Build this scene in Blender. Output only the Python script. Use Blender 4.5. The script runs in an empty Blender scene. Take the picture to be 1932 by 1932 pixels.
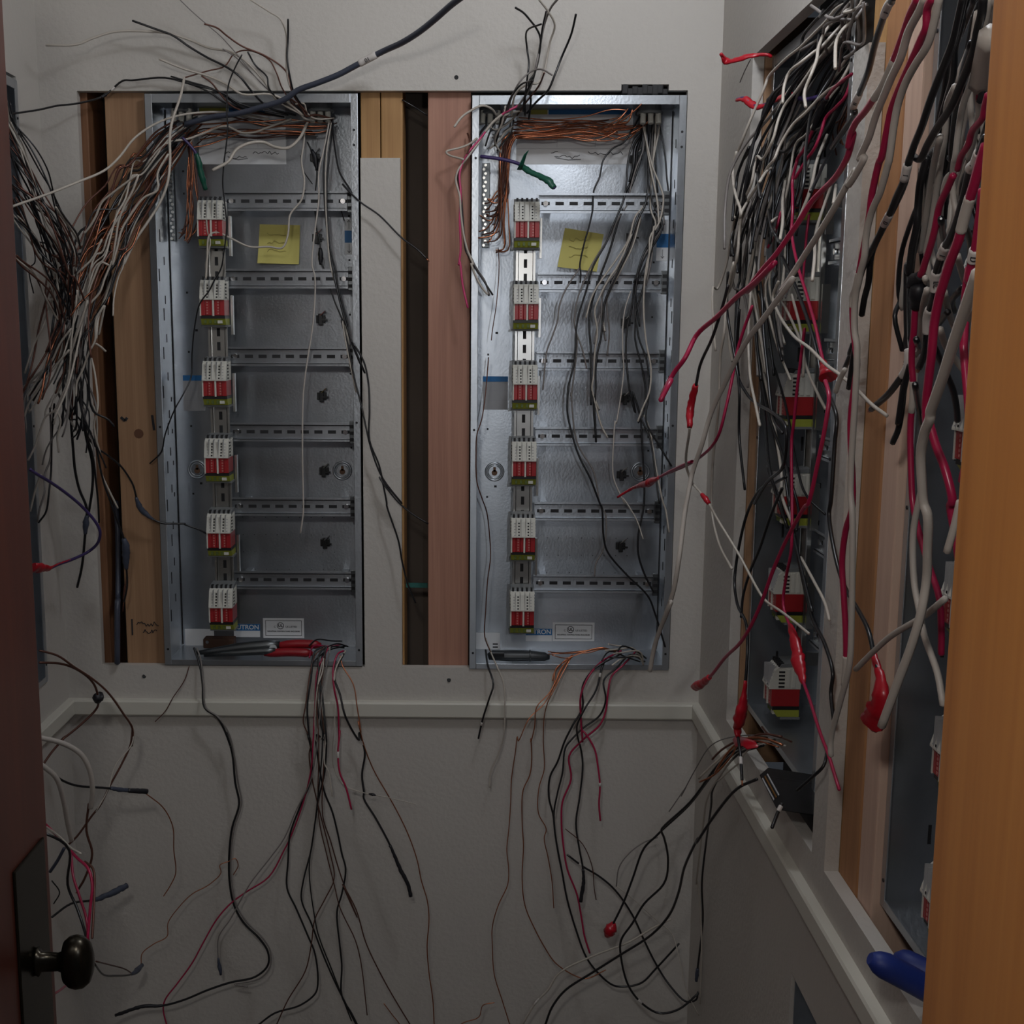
import bpy, bmesh, math, random
from mathutils import Vector, Matrix
random.seed(7)
C = bpy.context.scene.collection
S = bpy.context.scene
H = 1.60                                   # camera height above the floor
PITCH, YAW, ROLL = 0.1573, 0.0174, -0.0025
FOC, CX, CY = 2240.0, 848.0, 966.0         # focal length and principal point of the 1932 px frame
K = 0.92                                   # size of the fittings
_c, _s, _n, _m = math.cos(PITCH), math.sin(PITCH), math.cos(ROLL), math.sin(ROLL)
_Z = Matrix.Rotation(YAW, 3, 'Z'); _F = Vector((0, _c, -_s)); _D = Vector((0, -_s, -_c)); _R = Vector((1, 0, 0))
AX_R, AX_D, AX_F = _Z @ (_R * _n + _D * _m), _Z @ (_D * _n - _R * _m), _Z @ _F

# ---------------------------------------------------------------- camera, world, lights, exposure
cam = bpy.data.cameras.new('camera'); cam.sensor_width = 36; cam.lens = 36 * FOC / 1932
cam.shift_x = (966 - CX) / 1932; cam.clip_start = 0.02
co = bpy.data.objects.new('camera', cam); C.objects.link(co)
co.location = (0, 0, H); co.rotation_euler = Matrix((AX_R, -AX_D, -AX_F)).transposed().to_euler()
S.camera = co
S.view_settings.view_transform = 'Standard'; S.view_settings.look = 'None'
S.view_settings.gamma = 1; S.view_settings.use_curve_mapping = False
S.view_settings.exposure = 0.0
wd = bpy.data.worlds.new('world'); S.world = wd; wd.use_nodes = True
wd.node_tree.nodes['Background'].inputs[0].default_value = (0.75, 0.85, 1.0, 1)
wd.node_tree.nodes['Background'].inputs[1].default_value = 0.03
def light(name, kind, loc, energy, col, size, rot=(0, 0, 0)):
    l = bpy.data.lights.new(name, kind); l.energy = energy; l.color = col
    if kind == 'AREA': l.shape = 'DISK'; l.size = size
    else: l.shadow_soft_size = size
    o = bpy.data.objects.new(name, l); C.objects.link(o); o.location = loc; o.rotation_euler = rot
    return o
light('ceiling_lamp', 'POINT', (0.23, 1.18, 2.33), 7.0, (0.94, 0.985, 1.06), 0.06)
light('hall_lamp', 'POINT', (-0.13, -0.05, 1.95), 10.5, (1.0, 0.975, 0.94), 0.05)
light('phone_lamp', 'POINT', (0.13, 0.0, H + 0.03), 3.3, (0.92, 0.97, 1.05), 0.012)

# ---------------------------------------------------------------- pixel -> place
def ray(px, py): return AX_R * ((px - CX) / FOC) + AX_D * ((py - CY) / FOC) + AX_F
def P(px, py, Y):
    d = ray(px, py); d *= Y / d.y
    return Vector((d.x, Y, H + d.z))
def PX(px, py, X):
    d = ray(px, py); d *= X / d.x
    return Vector((d.x, d.y, H + d.z))
BACK, RIGHT, LEFT, FRONT = 1.955, 0.3915, -0.6878, 0.50
def XM(x): return RIGHT + (x - .503) * .95

# ---------------------------------------------------------------- materials
MATS = {}
def mat(name, col, rough=0.5, metal=0.0, bump=0.0, bscale=60, var=0.0, vscale=8, spec=0.5, coat=0.0):
    if name in MATS: return MATS[name]
    m = bpy.data.materials.new(name); m.use_nodes = True; MATS[name] = m
    nt = m.node_tree; b = nt.nodes['Principled BSDF']
    b.inputs['Base Color'].default_value = (*col, 1); b.inputs['Roughness'].default_value = rough
    b.inputs['Metallic'].default_value = metal; b.inputs['Specular IOR Level'].default_value = spec
    b.inputs['Coat Weight'].default_value = coat
    if bump or var: tc = nt.nodes.new('ShaderNodeTexCoord')
    if bump:
        n = nt.nodes.new('ShaderNodeTexNoise'); n.inputs['Scale'].default_value = bscale; n.inputs['Detail'].default_value = 4
        bp = nt.nodes.new('ShaderNodeBump'); bp.inputs['Strength'].default_value = bump; bp.inputs['Distance'].default_value = 0.01
        nt.links.new(tc.outputs['Object'], n.inputs['Vector']); nt.links.new(n.outputs[0], bp.inputs['Height'])
        nt.links.new(bp.outputs[0], b.inputs['Normal'])
    if var:
        n = nt.nodes.new('ShaderNodeTexNoise'); n.inputs['Scale'].default_value = vscale; n.inputs['Detail'].default_value = 5
        r = nt.nodes.new('ShaderNodeValToRGB'); r.color_ramp.elements[0].position = .3; r.color_ramp.elements[1].position = .72
        r.color_ramp.elements[0].color = (*[c * (1 - var) for c in col], 1); r.color_ramp.elements[1].color = (*[min(1, c * (1 + var)) for c in col], 1)
        nt.links.new(tc.outputs['Object'], n.inputs['Vector']); nt.links.new(n.outputs[0], r.inputs[0]); nt.links.new(r.outputs[0], b.inputs['Base Color'])
    return m
def wood(name, c1, c2, c3, rough=0.6, sx=26, sz=1.1, coat=0.0):
    m = bpy.data.materials.new(name); m.use_nodes = True; MATS[name] = m
    nt = m.node_tree; b = nt.nodes['Principled BSDF']; b.inputs['Roughness'].default_value = rough; b.inputs['Coat Weight'].default_value = coat
    b.inputs['Coat Roughness'].default_value = .3
    tc = nt.nodes.new('ShaderNodeTexCoord'); mp = nt.nodes.new('ShaderNodeMapping'); mp.inputs['Scale'].default_value = (sx, sx, sz)
    n = nt.nodes.new('ShaderNodeTexNoise'); n.inputs['Scale'].default_value = 1.6; n.inputs['Detail'].default_value = 6; n.inputs['Distortion'].default_value = 1.2
    mp2 = nt.nodes.new('ShaderNodeMapping'); mp2.inputs['Scale'].default_value = (sx * 9, sx * 9, sz * 5)
    n2 = nt.nodes.new('ShaderNodeTexNoise'); n2.inputs['Scale'].default_value = 1.5; n2.inputs['Detail'].default_value = 3
    r = nt.nodes.new('ShaderNodeValToRGB'); e = r.color_ramp.elements
    e[0].position = .25; e[0].color = (*c1, 1); e[1].position = .75; e[1].color = (*c3, 1); k = e.new(.5); k.color = (*c2, 1)
    mx = nt.nodes.new('ShaderNodeMix'); mx.data_type = 'FLOAT'; mx.inputs[0].default_value = .3
    L = nt.links.new
    L(tc.outputs['Object'], mp.inputs[0]); L(mp.outputs[0], n.inputs['Vector']); L(tc.outputs['Object'], mp2.inputs[0]); L(mp2.outputs[0], n2.inputs['Vector'])
    L(n.outputs[0], mx.inputs[2]); L(n2.outputs[0], mx.inputs[3]); L(mx.outputs[0], r.inputs[0]); L(r.outputs[0], b.inputs['Base Color'])
    return m
PAINT = mat('wall_paint', (0.55, 0.52, 0.48), .6, bump=.12, bscale=140, var=.035, vscale=3)
TRIM = mat('trim_paint', (0.62, 0.60, 0.53), .4)
GYPS = mat('gypsum_edge', (0.58, 0.57, 0.58), .9, bump=.5, bscale=90, var=.1, vscale=40)
CEIL = mat('ceiling_paint', (0.7, 0.69, 0.67), .8)
FLOOR = mat('floor_carpet', (0.16, 0.13, 0.11), .9, bump=.4, bscale=200)
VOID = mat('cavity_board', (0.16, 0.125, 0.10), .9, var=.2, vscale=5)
STEEL = mat('galvanised_steel', (0.44, 0.47, 0.505), .30, .86, bump=.03, bscale=220, var=.08, vscale=22)
for _m, _a in ((STEEL, .8),):
    _b = _m.node_tree.nodes['Principled BSDF']; _b.inputs['Anisotropic'].default_value = _a
    _c = _m.node_tree.nodes.new('ShaderNodeCombineXYZ'); _c.inputs[1].default_value = .04; _c.inputs[2].default_value = 1
    _m.node_tree.links.new(_c.outputs[0], _b.inputs['Tangent'])
ZINC = mat('zinc_rail', (0.62, 0.61, 0.58), .28, 1.0)
DARKM = mat('dark_hole', (0.012, 0.012, 0.014), .6)
GLOSS = mat('bright_metal', (.8, .8, .8), .18, 1.0)
COPPER = mat('copper', (0.62, 0.24, 0.13), .3, 1.0)
COPDULL = mat('dull_copper', (0.13, 0.055, 0.04), .42, 0.5)
STUD_A = wood('stud_tan', (.24, .125, .062), (.34, .195, .105), (.44, .26, .145))
STUD_B = wood('stud_red', (.30, .14, .10), (.42, .21, .145), (.50, .27, .19))
STUD_C = wood('stud_orange', (.34, .17, .06), (.45, .25, .095), (.52, .31, .13))
STUD_D = wood('stud_dark', (.12, .05, .025), (.2, .09, .04), (.27, .13, .06))
STUD_E = wood('stud_pale', (.52, .34, .26), (.62, .43, .33), (.70, .51, .41))
STUD_F = wood('stud_brown', (.32, .14, .055), (.42, .20, .085), (.50, .26, .12))
DOORW = wood('door_wood', (.055, .014, .009), (.085, .021, .012), (.12, .031, .016), .45, 14, .8, .3)
JAMBW = wood('jamb_wood', (.36, .13, .030), (.48, .19, .046), (.56, .24, .06), .42, 18, .7, .3)
WHITEP = mat('white_plastic', (.62, .61, .55), .45)
GREYP = mat('grey_plastic', (.17, .18, .185), .5)
REDP = mat('red_plastic', (.36, .018, .022), .35)
BLACKP = mat('black_plastic', (.012, .012, .013), .4)
YELP = mat('yellow_green_plastic', (.33, .36, .04), .5)
PAPER = mat('label_paper', (.80, .81, .82), .5)
GREYL = mat('grey_label', (.38, .38, .39), .6)
BLUEL = mat('blue_label', (.012, .16, .42), .5)
YELL = mat('yellow_label', (.42, .38, .05), .5)
INK = mat('ink', (.02, .02, .025), .6)
FADED = mat('faded_print', (.33, .33, .36), .6)
NOTE = mat('sticky_note_paper', (.66, .59, .17), .7)
BRONZE = mat('dark_bronze', (.035, .03, .022), .25, .85, var=.25, vscale=30)
BLUEG = mat('blue_grip', (.012, .03, .2), .5)
REDG = mat('red_grip', (.30, .008, .015), .4)
TOOLM = mat('tool_steel', (.16, .17, .175), .4, 1.0)
W = dict(deep=mat('deep_copper', (.30, .115, .065), .36, 1.0), white=mat('white_insulation', (.47, .425, .37), .4), black=mat('black_insulation', (.013, .013, .015), .28),
         red=mat('red_insulation', (.36, .012, .06), .3), pink=mat('pink_insulation', (.55, .05, .16), .35), copper=COPPER, brown=COPDULL,
         grey=mat('grey_insulation', (.20, .18, .17), .45), slate=mat('slate_jacket', (.05, .058, .085), .4),
         purple=mat('purple_insulation', (.045, .028, .12), .4), redtape=mat('red_tape', (.42, .008, .02), .3), greentape=mat('green_tape', (.008, .09, .055), .4),
         blacktape=mat('black_tape', (.012, .012, .016), .45), marker=mat('white_marker', (.62, .58, .55), .5), pale=mat('pale_jacket', (.50, .455, .41), .45),
         bluetape=mat('slate_tape', (.05, .06, .09), .5))

# ---------------------------------------------------------------- mesh helpers
def box(bm, lo, hi, mi=0, bev=0.0, M=None):
    (x0, y0, z0), (x1, y1, z1) = lo, hi
    co_ = [(x0, y0, z0), (x1, y0, z0), (x1, y1, z0), (x0, y1, z0), (x0, y0, z1), (x1, y0, z1), (x1, y1, z1), (x0, y1, z1)]
    fa = [(3, 2, 1, 0), (4, 5, 6, 7), (0, 1, 5, 4), (1, 2, 6, 5), (2, 3, 7, 6), (3, 0, 4, 7)]
    if bev:
        t = bmesh.new(); v = [t.verts.new(c) for c in co_]
        for f in fa: t.faces.new([v[i] for i in f])
        bmesh.ops.bevel(t, geom=t.edges[:], offset=min(bev, min(abs(x1 - x0), abs(y1 - y0), abs(z1 - z0)) * .45), segments=2, profile=.6, affect='EDGES')
        t.verts.index_update(); co_ = [x.co.copy() for x in t.verts]; fa = [[x.index for x in f.verts] for f in t.faces]; t.free()
    v = [bm.verts.new(M @ Vector(c) if M is not None else c) for c in co_]
    for f in fa: bm.faces.new([v[i] for i in f]).material_index = mi
def cyl(bm, a, b, r, mi=0, n=16, r2=None, caps=True):
    a, b = Vector(a), Vector(b); d = (b - a)
    q = d.to_track_quat('Z', 'Y').to_matrix().to_4x4()
    g = bmesh.ops.create_cone(bm, cap_ends=caps, segments=n, radius1=r, radius2=r if r2 is None else r2, depth=d.length, matrix=Matrix.Translation((a + b) / 2) @ q)
    for f in {f for v in g['verts'] for f in v.link_faces}: f.material_index = mi
def ring(bm, c, axis, R, r, mi=0, n=28, k=8):
    M = Matrix.Translation(c) @ Vector(axis).to_track_quat('Z', 'Y').to_matrix().to_4x4()
    rows = []
    for i in range(n):
        t = 2 * math.pi * i / n
        rows.append([bm.verts.new(M @ Vector(((R + r * math.cos(u)) * math.cos(t), (R + r * math.cos(u)) * math.sin(t), r * math.sin(u)))) for u in [2 * math.pi * j / k for j in range(k)]])
    for i in range(n):
        for j in range(k):
            f = bm.faces.new((rows[i][j], rows[(i + 1) % n][j], rows[(i + 1) % n][(j + 1) % k], rows[i][(j + 1) % k])); f.material_index = mi; f.smooth = True
def lathe(bm, prof, n=28, M=Matrix(), mi=0):
    rows = [[bm.verts.new(M @ Vector((r * math.cos(2 * math.pi * i / n), r * math.sin(2 * math.pi * i / n), z))) for i in range(n)] for r, z in prof]
    for a, b in zip(rows, rows[1:]):
        for i in range(n):
            f = bm.faces.new((a[i], a[(i + 1) % n], b[(i + 1) % n], b[i])); f.smooth = True; f.material_index = mi
    for row, rev in ((rows[0], True), (rows[-1], False)):
        try:
            f = bm.faces.new(row[::-1] if rev else row); f.material_index = mi
        except ValueError: pass
def hexa(bm, pts, mi=0):
    v = [bm.verts.new(p) for p in pts]
    for q in ((0, 1, 2, 3), (7, 6, 5, 4), (0, 4, 5, 1), (1, 5, 6, 2), (2, 6, 7, 3), (3, 7, 4, 0)):
        bm.faces.new([v[i] for i in q]).material_index = mi
    return v
def obj(name, bm, mats, parent=None, smooth=None, loc=None):
    bmesh.ops.recalc_face_normals(bm, faces=bm.faces[:])
    me = bpy.data.meshes.new(name)
    if loc is not None:
        for v in bm.verts: v.co -= Vector(loc)
    bm.to_mesh(me); bm.free()
    for m in (mats if isinstance(mats, (list, tuple)) else [mats]): me.materials.append(m)
    if smooth:
        for p in me.polygons: p.use_smooth = True
    o = bpy.data.objects.new(name, me); C.objects.link(o)
    if parent is not None: o.parent = parent
    if loc is not None: o.location = loc
    return o
def tag(o, label, cat, group=None):
    o['label'] = label; o['category'] = cat
    if group: o['group'] = group
    return o
def empty(name, loc, rz=0.0):
    o = bpy.data.objects.new(name, None); o.empty_display_size = .05; C.objects.link(o); o.location = loc; o.rotation_euler = (0, 0, rz); return o
def struct(name, bm, mats, parent=None):
    o = obj(name, bm, mats, parent); o['kind'] = 'structure'; return o
def text_mesh(body, size, mat_, parent, loc, rot=(math.pi / 2, 0, 0), name='lettering', bold=0.0, align='CENTER'):
    cu = bpy.data.curves.new('t', 'FONT'); cu.body = body; cu.size = size; cu.align_x = align; cu.align_y = 'CENTER'; cu.offset = bold; cu.extrude = .0002
    t = bpy.data.objects.new('t', cu); C.objects.link(t)
    me = bpy.data.meshes.new_from_object(t.evaluated_get(bpy.context.evaluated_depsgraph_get()))
    bpy.data.objects.remove(t); bpy.data.curves.remove(cu)
    me.materials.clear(); me.materials.append(mat_); me.name = name
    o = bpy.data.objects.new(name, me); C.objects.link(o); o.parent = parent; o.location = loc; o.rotation_euler = rot
    return o
def copy_tree(o, parent=None):
    c = o.copy(); C.objects.link(c); c.parent = parent
    for ch in [x for x in C.objects if x.parent == o]: copy_tree(ch, c)
    return c

# ---------------------------------------------------------------- room shell
T = .015
def wallbox(bm, x0, x1, z0, z1, mi=0): box(bm, (x0, BACK, H + z0), (x1, BACK + T, H + z1), mi)
hL, s0, s1, hR, hB, hT = -.6275, -.1775, -.114, .3395, -.5785, .3635
FZ, CZ = -1.6, .84
bm = bmesh.new()
wallbox(bm, LEFT - .05, hL, FZ, CZ); wallbox(bm, hR, RIGHT + .05, FZ, CZ)
wallbox(bm, hL, hR, FZ, hB); wallbox(bm, hL, .235, hT, CZ); wallbox(bm, .3095, hR, hT, CZ); wallbox(bm, .235, .3095, .3725, CZ)
zc = P(720, 298, BACK).z - H
wallbox(bm, s0, s1, hB, zc)
struct('wall_back', bm, PAINT)
# right wall with two tall openings and a low one: pieces between openings
def rbox(bm, y0, y1, z0, z1, mi=0): box(bm, (RIGHT, y0, H + z0), (RIGHT + .016, y1, H + z1), mi)
RA0, RA1, RB0, RB1 = 1.283, 1.742, .74, 1.2355
OB, OT, LB, LY = -.594, .369, -.7735, 1.338
bm = bmesh.new()
rbox(bm, RA1, BACK, FZ, CZ)
rbox(bm, RA0, RA1, OT, CZ); rbox(bm, RB0, RB1, OT, CZ); rbox(bm, RA0, RA1, LB, OB); rbox(bm, RB0, RB1, LB, OB)
rbox(bm, RB1, RA0, LB, .275); rbox(bm, RB1, RA0, OT, CZ); rbox(bm, FRONT, RB0, LB, CZ)
rbox(bm, LY, RA1, FZ, LB); rbox(bm, FRONT, .90, FZ, LB); rbox(bm, .90, LY, FZ, -1.15)
struct('wall_right', bm, PAINT)
bm = bmesh.new()
LA0, LA1 = 1.512, 1.858
def lbox(y0, y1, z0, z1): box(bm, (LEFT - .015, y0, H + z0), (LEFT, y1, H + z1))
lbox(LA1, BACK, FZ, CZ); lbox(FRONT, LA0, FZ, CZ); lbox(LA0, LA1, .366, CZ); lbox(LA0, LA1, FZ, -.578)
struct('wall_left', bm, PAINT)
XL, XR, DW = -.428, .206, .5
bm = bmesh.new()
box(bm, (LEFT - .05, FRONT - .12, 0), (XL - .04, FRONT, H + CZ)); box(bm, (XR + .02, FRONT - .12, 0), (RIGHT + .05, FRONT, H + CZ))
box(bm, (XL - .04, FRONT - .12, 2.06), (XR + .02, FRONT, H + CZ))
struct('wall_front', bm, PAINT)
bm = bmesh.new(); box(bm, (-1.2, -1.2, -.03), (1.2, BACK + .2, 0)); struct('floor', bm, FLOOR)
bm = bmesh.new(); box(bm, (LEFT - .05, FRONT - .12, H + CZ), (RIGHT + .05, BACK + .02, H + CZ + .03)); struct('ceiling', bm, CEIL)
# chair rail, mitred at the corners
zt, zb = H - .637, H - .6645
prof = [(0, zb), (.011, zb), (.0135, zb + .003), (.0135, zt - .003), (.0115, zt), (0, zt)]
def rail(name, ends):
    bm = bmesh.new(); rows = []
    for fn in ends: rows.append([bm.verts.new(fn(d, z)) for d, z in prof])
    n = len(prof)
    for i in range(n): bm.faces.new((rows[0][i], rows[0][(i + 1) % n], rows[1][(i + 1) % n], rows[1][i]))
    bm.faces.new(rows[0][::-1]); bm.faces.new(rows[1])
    struct(name, bm, TRIM)
rail('trim_1', [lambda d, z: (LEFT + d, BACK - d, z), lambda d, z: (RIGHT - d, BACK - d, z)])
rail('trim_2', [lambda d, z: (RIGHT - d, BACK - d, z), lambda d, z: (RIGHT - d, FRONT, z)])
rail('trim_3', [lambda d, z: (LEFT + d, BACK - d, z), lambda d, z: (LEFT + d, FRONT, z)])
# door and jamb
bm = bmesh.new(); box(bm, (XL - .036, FRONT + .005, .01), (XL, 1.134, 2.03), 0, .002)
door = struct('door_1', bm, DOORW)
kz = P(130, 1815, 1.078).z
bm = bmesh.new()
box(bm, (XL, 1.040, kz - .112), (XL + .003, 1.118, kz + .112), 0, .0015)
obj('lock_plate', bm, BRONZE, door)
bm = bmesh.new(); RX = Matrix.Translation((XL + .003, 1.078, kz)) @ Matrix.Rotation(math.pi / 2, 4, 'Y')
lathe(bm, [(.014, 0), (.0155, .003), (.0105, .006), (.0095, .022), (.011, .026), (.022, .029), (.0265, .034), (.028, .040), (.0265, .047), (.021, .053), (.012, .056), (.003, .057)], 32, RX)
kn = obj('knob', bm, BRONZE, door)
kn.data.transform(Matrix.Translation((0, 1.078, kz)) @ Matrix.Diagonal((1, .62, 1.0, 1)) @ Matrix.Translation((0, -1.078, -kz)))
bm = bmesh.new(); box(bm, (XR, FRONT - .16, 0), (XR + .02, FRONT + .0, 2.06), 0, .0015)
struct('trim_4', bm, JAMBW)
bm = bmesh.new(); box(bm, (XL - .04, FRONT - .16, 0), (XL - .002, FRONT, 2.06), 0, .0015)
struct('trim_5', bm, JAMBW)
# cavity backing behind the openings
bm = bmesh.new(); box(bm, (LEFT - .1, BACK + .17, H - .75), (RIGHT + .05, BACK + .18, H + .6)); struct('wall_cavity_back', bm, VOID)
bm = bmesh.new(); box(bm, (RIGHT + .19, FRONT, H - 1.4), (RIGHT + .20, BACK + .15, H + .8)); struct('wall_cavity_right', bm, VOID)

# ---------------------------------------------------------------- studs
def stud(x0, x1, y0, y1, z0, z1, m, label):
    bm = bmesh.new(); box(bm, (x0, y0, H + z0), (x1, y1, H + z1), 0, .002)
    return tag(obj('wall_stud', bm, m, None, None, ((x0 + x1) / 2, y0, H + z0)), label, 'stud')
ZS0, ZS1 = -.60, .42
st1 = stud(-.5892, -.5245, 1.972, 2.06, ZS0, ZS1, STUD_A, 'tan wooden stud with dark knot and handwriting beside the dim panel')
stud(-.66, -.6165, 1.972, 2.06, ZS0, ZS1, STUD_D, 'dark wooden stud at the far edge of the opening near the door')
stud(-.178, -.1468, 1.972, 2.06, ZS0, ZS1, STUD_C, 'orange wooden stud above the drywall strip, half touching the dim panel')
stud(-.1454, -.1105, 1.972, 2.06, ZS0, ZS1, STUD_C, 'orange wooden stud above the drywall strip, half facing the gap')
stud(-.0703, -.0015, 1.972, 2.06, ZS0, ZS1, STUD_B, 'reddish wooden stud beside the bright panel')
def rstud(x0, x1, y0, y1, z0, z1, m, label):
    bm = bmesh.new(); box(bm, (x0, y0, H + z0), (x1, y1, H + z1), 0, .002)
    return tag(obj('wall_stud', bm, m, None, None, (x0, (y0 + y1) / 2, H + z0)), label, 'stud')
rstud(.4080, .49, 1.7375, 1.785, -.66, .42, STUD_A, 'wooden stud edge inside the side-wall opening nearest the room corner')
rstud(.4080, .49, 1.1780, 1.2360, -.66, .42, STUD_F, 'dark orange stud against the drywall strip of the side wall')
rstud(.4090, .49, 1.1345, 1.1768, -.66, .42, STUD_E, 'pale wooden stud beside the side-wall panel nearest the jamb')
rstud(.4080, .49, 1.2370, 1.2780, -.66, .42, STUD_C, 'light wooden stud above the broken top of the drywall strip')
bm = bmesh.new()                      # handwriting and end marks on the tan stud
def stroke(bm, pts, w, mi=0):
    for a, b in zip(pts, pts[1:]):
        a, b = Vector(a), Vector(b); d = (b - a).normalized(); n = Vector((-d.z, 0, d.x)) * w
        y = Vector((0, -.0006, 0))
        hexa(bm, [a + n, b + n, b - n, a - n, a + n + y, b + n + y, b - n + y, a - n + y], mi)
def squiggle(x0, x1, y, amp, n, Y, w, bm):
    stroke(bm, [P(x0 + (x1 - x0) * i / n, y + amp * random.uniform(-1, 1) * (1 if i % 2 else -1), Y) for i in range(n + 1)], w)
for x0, x1, y, a in ((258, 300, 1177, 5), (270, 296, 1191, 4)): squiggle(x0, x1, y, a, 14, 1.9713, .0006, bm)
ow = obj('handwriting', bm, INK, None); ow.parent = st1; ow.matrix_parent_inverse = Matrix.Translation(st1.location).inverted()
for pts_, w_ in (([(287, 783), (291, 812)], .002), ([(228, 787), (236, 794), (240, 788)], .0022), ([(249, 1168), (250, 1198)], .0012)):
    bm = bmesh.new(); stroke(bm, [P(x, y, 1.9713) for x, y in pts_], w_)
    ow = obj('dark_mark', bm, INK, None); ow.parent = st1; ow.matrix_parent_inverse = Matrix.Translation(st1.location).inverted()
bm = bmesh.new(); kc = P(262, 825, 1.9716)   # knot in the wood
cyl(bm, kc + Vector((0, -.0002, .006)), kc + Vector((0, .002, .006)), .008, 0, 14)
ow = obj('knot', bm, mat('knot_wood', (.12, .05, .025), .7), None); ow.parent = st1; ow.matrix_parent_inverse = Matrix.Translation(st1.location).inverted()
bm = bmesh.new()                      # screw holes in the paint
hl = bmesh.new()
for px, py in ((861, 146), (847, 1283), (272, 1276)): cyl(hl, P(px, py, BACK + .001), P(px, py, BACK - .0008), .0035, 0, 10)
hs = struct('wall_screw_holes', hl, DARKM)
bm.free()

# ---------------------------------------------------------------- electrical enclosures
EW, EH, ED = .3655, 1.0145, .128            # before scaling by K
def hat_rail(bm, x0, x1, z, y, vert=False):
    """35 mm hat rail, its flange fronts at y; runs along x (or along z when vert, then x0,x1 are z and z is x)"""
    def b(a0, a1, c0, c1, y0, y1, mi=0):
        if vert: box(bm, (c0, y0, a0), (c1, y1, a1), mi)
        else: box(bm, (a0, y0, c0), (a1, y1, c1), mi)
    b(x0, x1, z - .0175, z - .0125, y, y + .001); b(x0, x1, z + .0125, z + .0175, y, y + .001)
    b(x0, x1, z - .0135, z - .0125, y, y + .0075); b(x0, x1, z + .0125, z + .0135, y, y + .0075)
    b(x0, x1, z - .0125, z + .0125, y + .0065, y + .0075)
    n = max(2, int((x1 - x0) / .025)); st = (x1 - x0) / n
    for i in range(n):
        c = x0 + (i + .5) * st
        b(c - .0075, c + .0075, z - .003, z + .003, y + .0060, y + .0064, 1)
        if i in (0, n - 1):
            for dz in (-.002,):
                if vert: cyl(bm, (z, y + .003, c), (z, y + .0066, c), .0045, 2, 10)
                else: cyl(bm, (c, y + .003, z), (c, y + .0066, z), .0045, 2, 10)
def terminal_block(name):
    """cluster of five lever terminals; local origin on the rail front, protruding to -y"""
    root = empty(name, (0, 0, 0)); w = .0218; hh = .046
    bm = bmesh.new()                        # grey cap with notches
    hexa(bm, [(-w, .004, .040), (w, .004, .040), (w, -.030, .037), (-w, -.030, .037), (-w, .004, hh), (w, .004, hh), (w, -.026, .043), (-w, -.026, .043)])
    for i in range(5): box(bm, (-w + .003 + i * .0085, -.0305, .0385), (-w + .0065 + i * .0085, -.022, .0448), 1)
    obj('cap', bm, [GREYP, DARKM], root)
    bm = bmesh.new()                        # white upper body, rows of wire holes, louvres on the sides
    P0 = [(.004, .0385), (-.030, .0385), (-.036, .033), (-.044, .006), (-.044, .004), (.004, .004)]
    a = [bm.verts.new((-w, y, z)) for y, z in P0]; b = [bm.verts.new((w, y, z)) for y, z in P0]; n = len(P0)
    for i in range(n): bm.faces.new((a[i], a[(i + 1) % n], b[(i + 1) % n], b[i]))
    bm.faces.new(a[::-1]); bm.faces.new(b)
    for r in range(5):
        for c, x in enumerate((-.0155, -.0080, .0090, .0155)):
            z = .0085 + r * .0052; y = -.044 + (z - .006) * .0080 / .027
            if c in (1, 2): box(bm, (x - .0014, y - .0006, z - .0012), (x + .0014, y + .003, z + .0012), 1)
            else: box(bm, (x - .0012, y - .0006, z - .0010), (x + .0012, y + .003, z + .0004), 2)
    for i in range(1, 5): box(bm, (-w + i * .00872 - .0002, -.0443, .005), (-w + i * .00872 + .0002, -.030, .0375), 2)
    for sx in (1, -1):
        for r in range(5): box(bm, (sx * w - .0006, -.030, .0065 + r * .0058), (sx * w + .0006, -.021, .0092 + r * .0058), 1); box(bm, (sx * w - .001, -.031, .0095 + r * .0058), (sx * w + .001, -.020, .0112 + r * .0058), 0)
        for y in (-.016, -.007): box(bm, (sx * w - .0012, y - .003, .006), (sx * w + .0012, y + .003, .036), 0, .001)
    obj('terminal_body', bm, [WHITEP, DARKM, GREYL], root)
    bm = bmesh.new()                        # red levers
    for i in range(5): box(bm, (-w + i * .00872 + .0002, -.040, -.0235), (-w + (i + 1) * .00872 - .0002, .003, .004), 0, .0007)
    for c in (-.009, .0105):
        for r in range(5): box(bm, (c - .0013, -.0408, -.021 + r * .0048), (c + .0013, -.039, -.0185 + r * .0048), 1)
    obj('levers', bm, [REDP, mat('lever_mark', (.5, .2, .18), .35)], root)
    bm = bmesh.new(); box(bm, (.0005, -.0425, -.0245), (.0035, -.030, .004)); obj('divider', bm, WHITEP, root)
    bm = bmesh.new(); box(bm, (-w - .0006, -.041, -.0245), (-w + .0018, -.020, .004)); obj('end_plate', bm, WHITEP, root)
    bm = bmesh.new(); box(bm, (-w, -.038, -.029), (w, .003, -.0235)); obj('busbar_strip', bm, BLACKP, root)
    bm = bmesh.new(); hexa(bm, [(-w, .003, -.040), (w, .003, -.040), (w, -.030, -.040), (-w, -.030, -.040), (-w, .003, -.029), (w, .003, -.029), (w, -.037, -.029), (-w, -.037, -.029)])
    for i in range(4): box(bm, (-.016 + i * .009, -.0355, -.0375), (-.012 + i * .009, -.030, -.0315), 1)
    box(bm, (.008, -.0362, -.0375), (.0165, -.030, -.0322), 2)
    obj('ground_foot', bm, [YELP, mat('foot_dark_green', (.10, .14, .03), .5), WHITEP], root)  # small blocks along the foot's front are a darker green
    bm = bmesh.new(); box(bm, (-w - .002, -.026, -.0435), (w + .002, .004, -.040)); obj('end_foot', bm, GREYP, root)
    return root
TB = terminal_block('terminal_block'); TB_used = [False]
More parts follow.
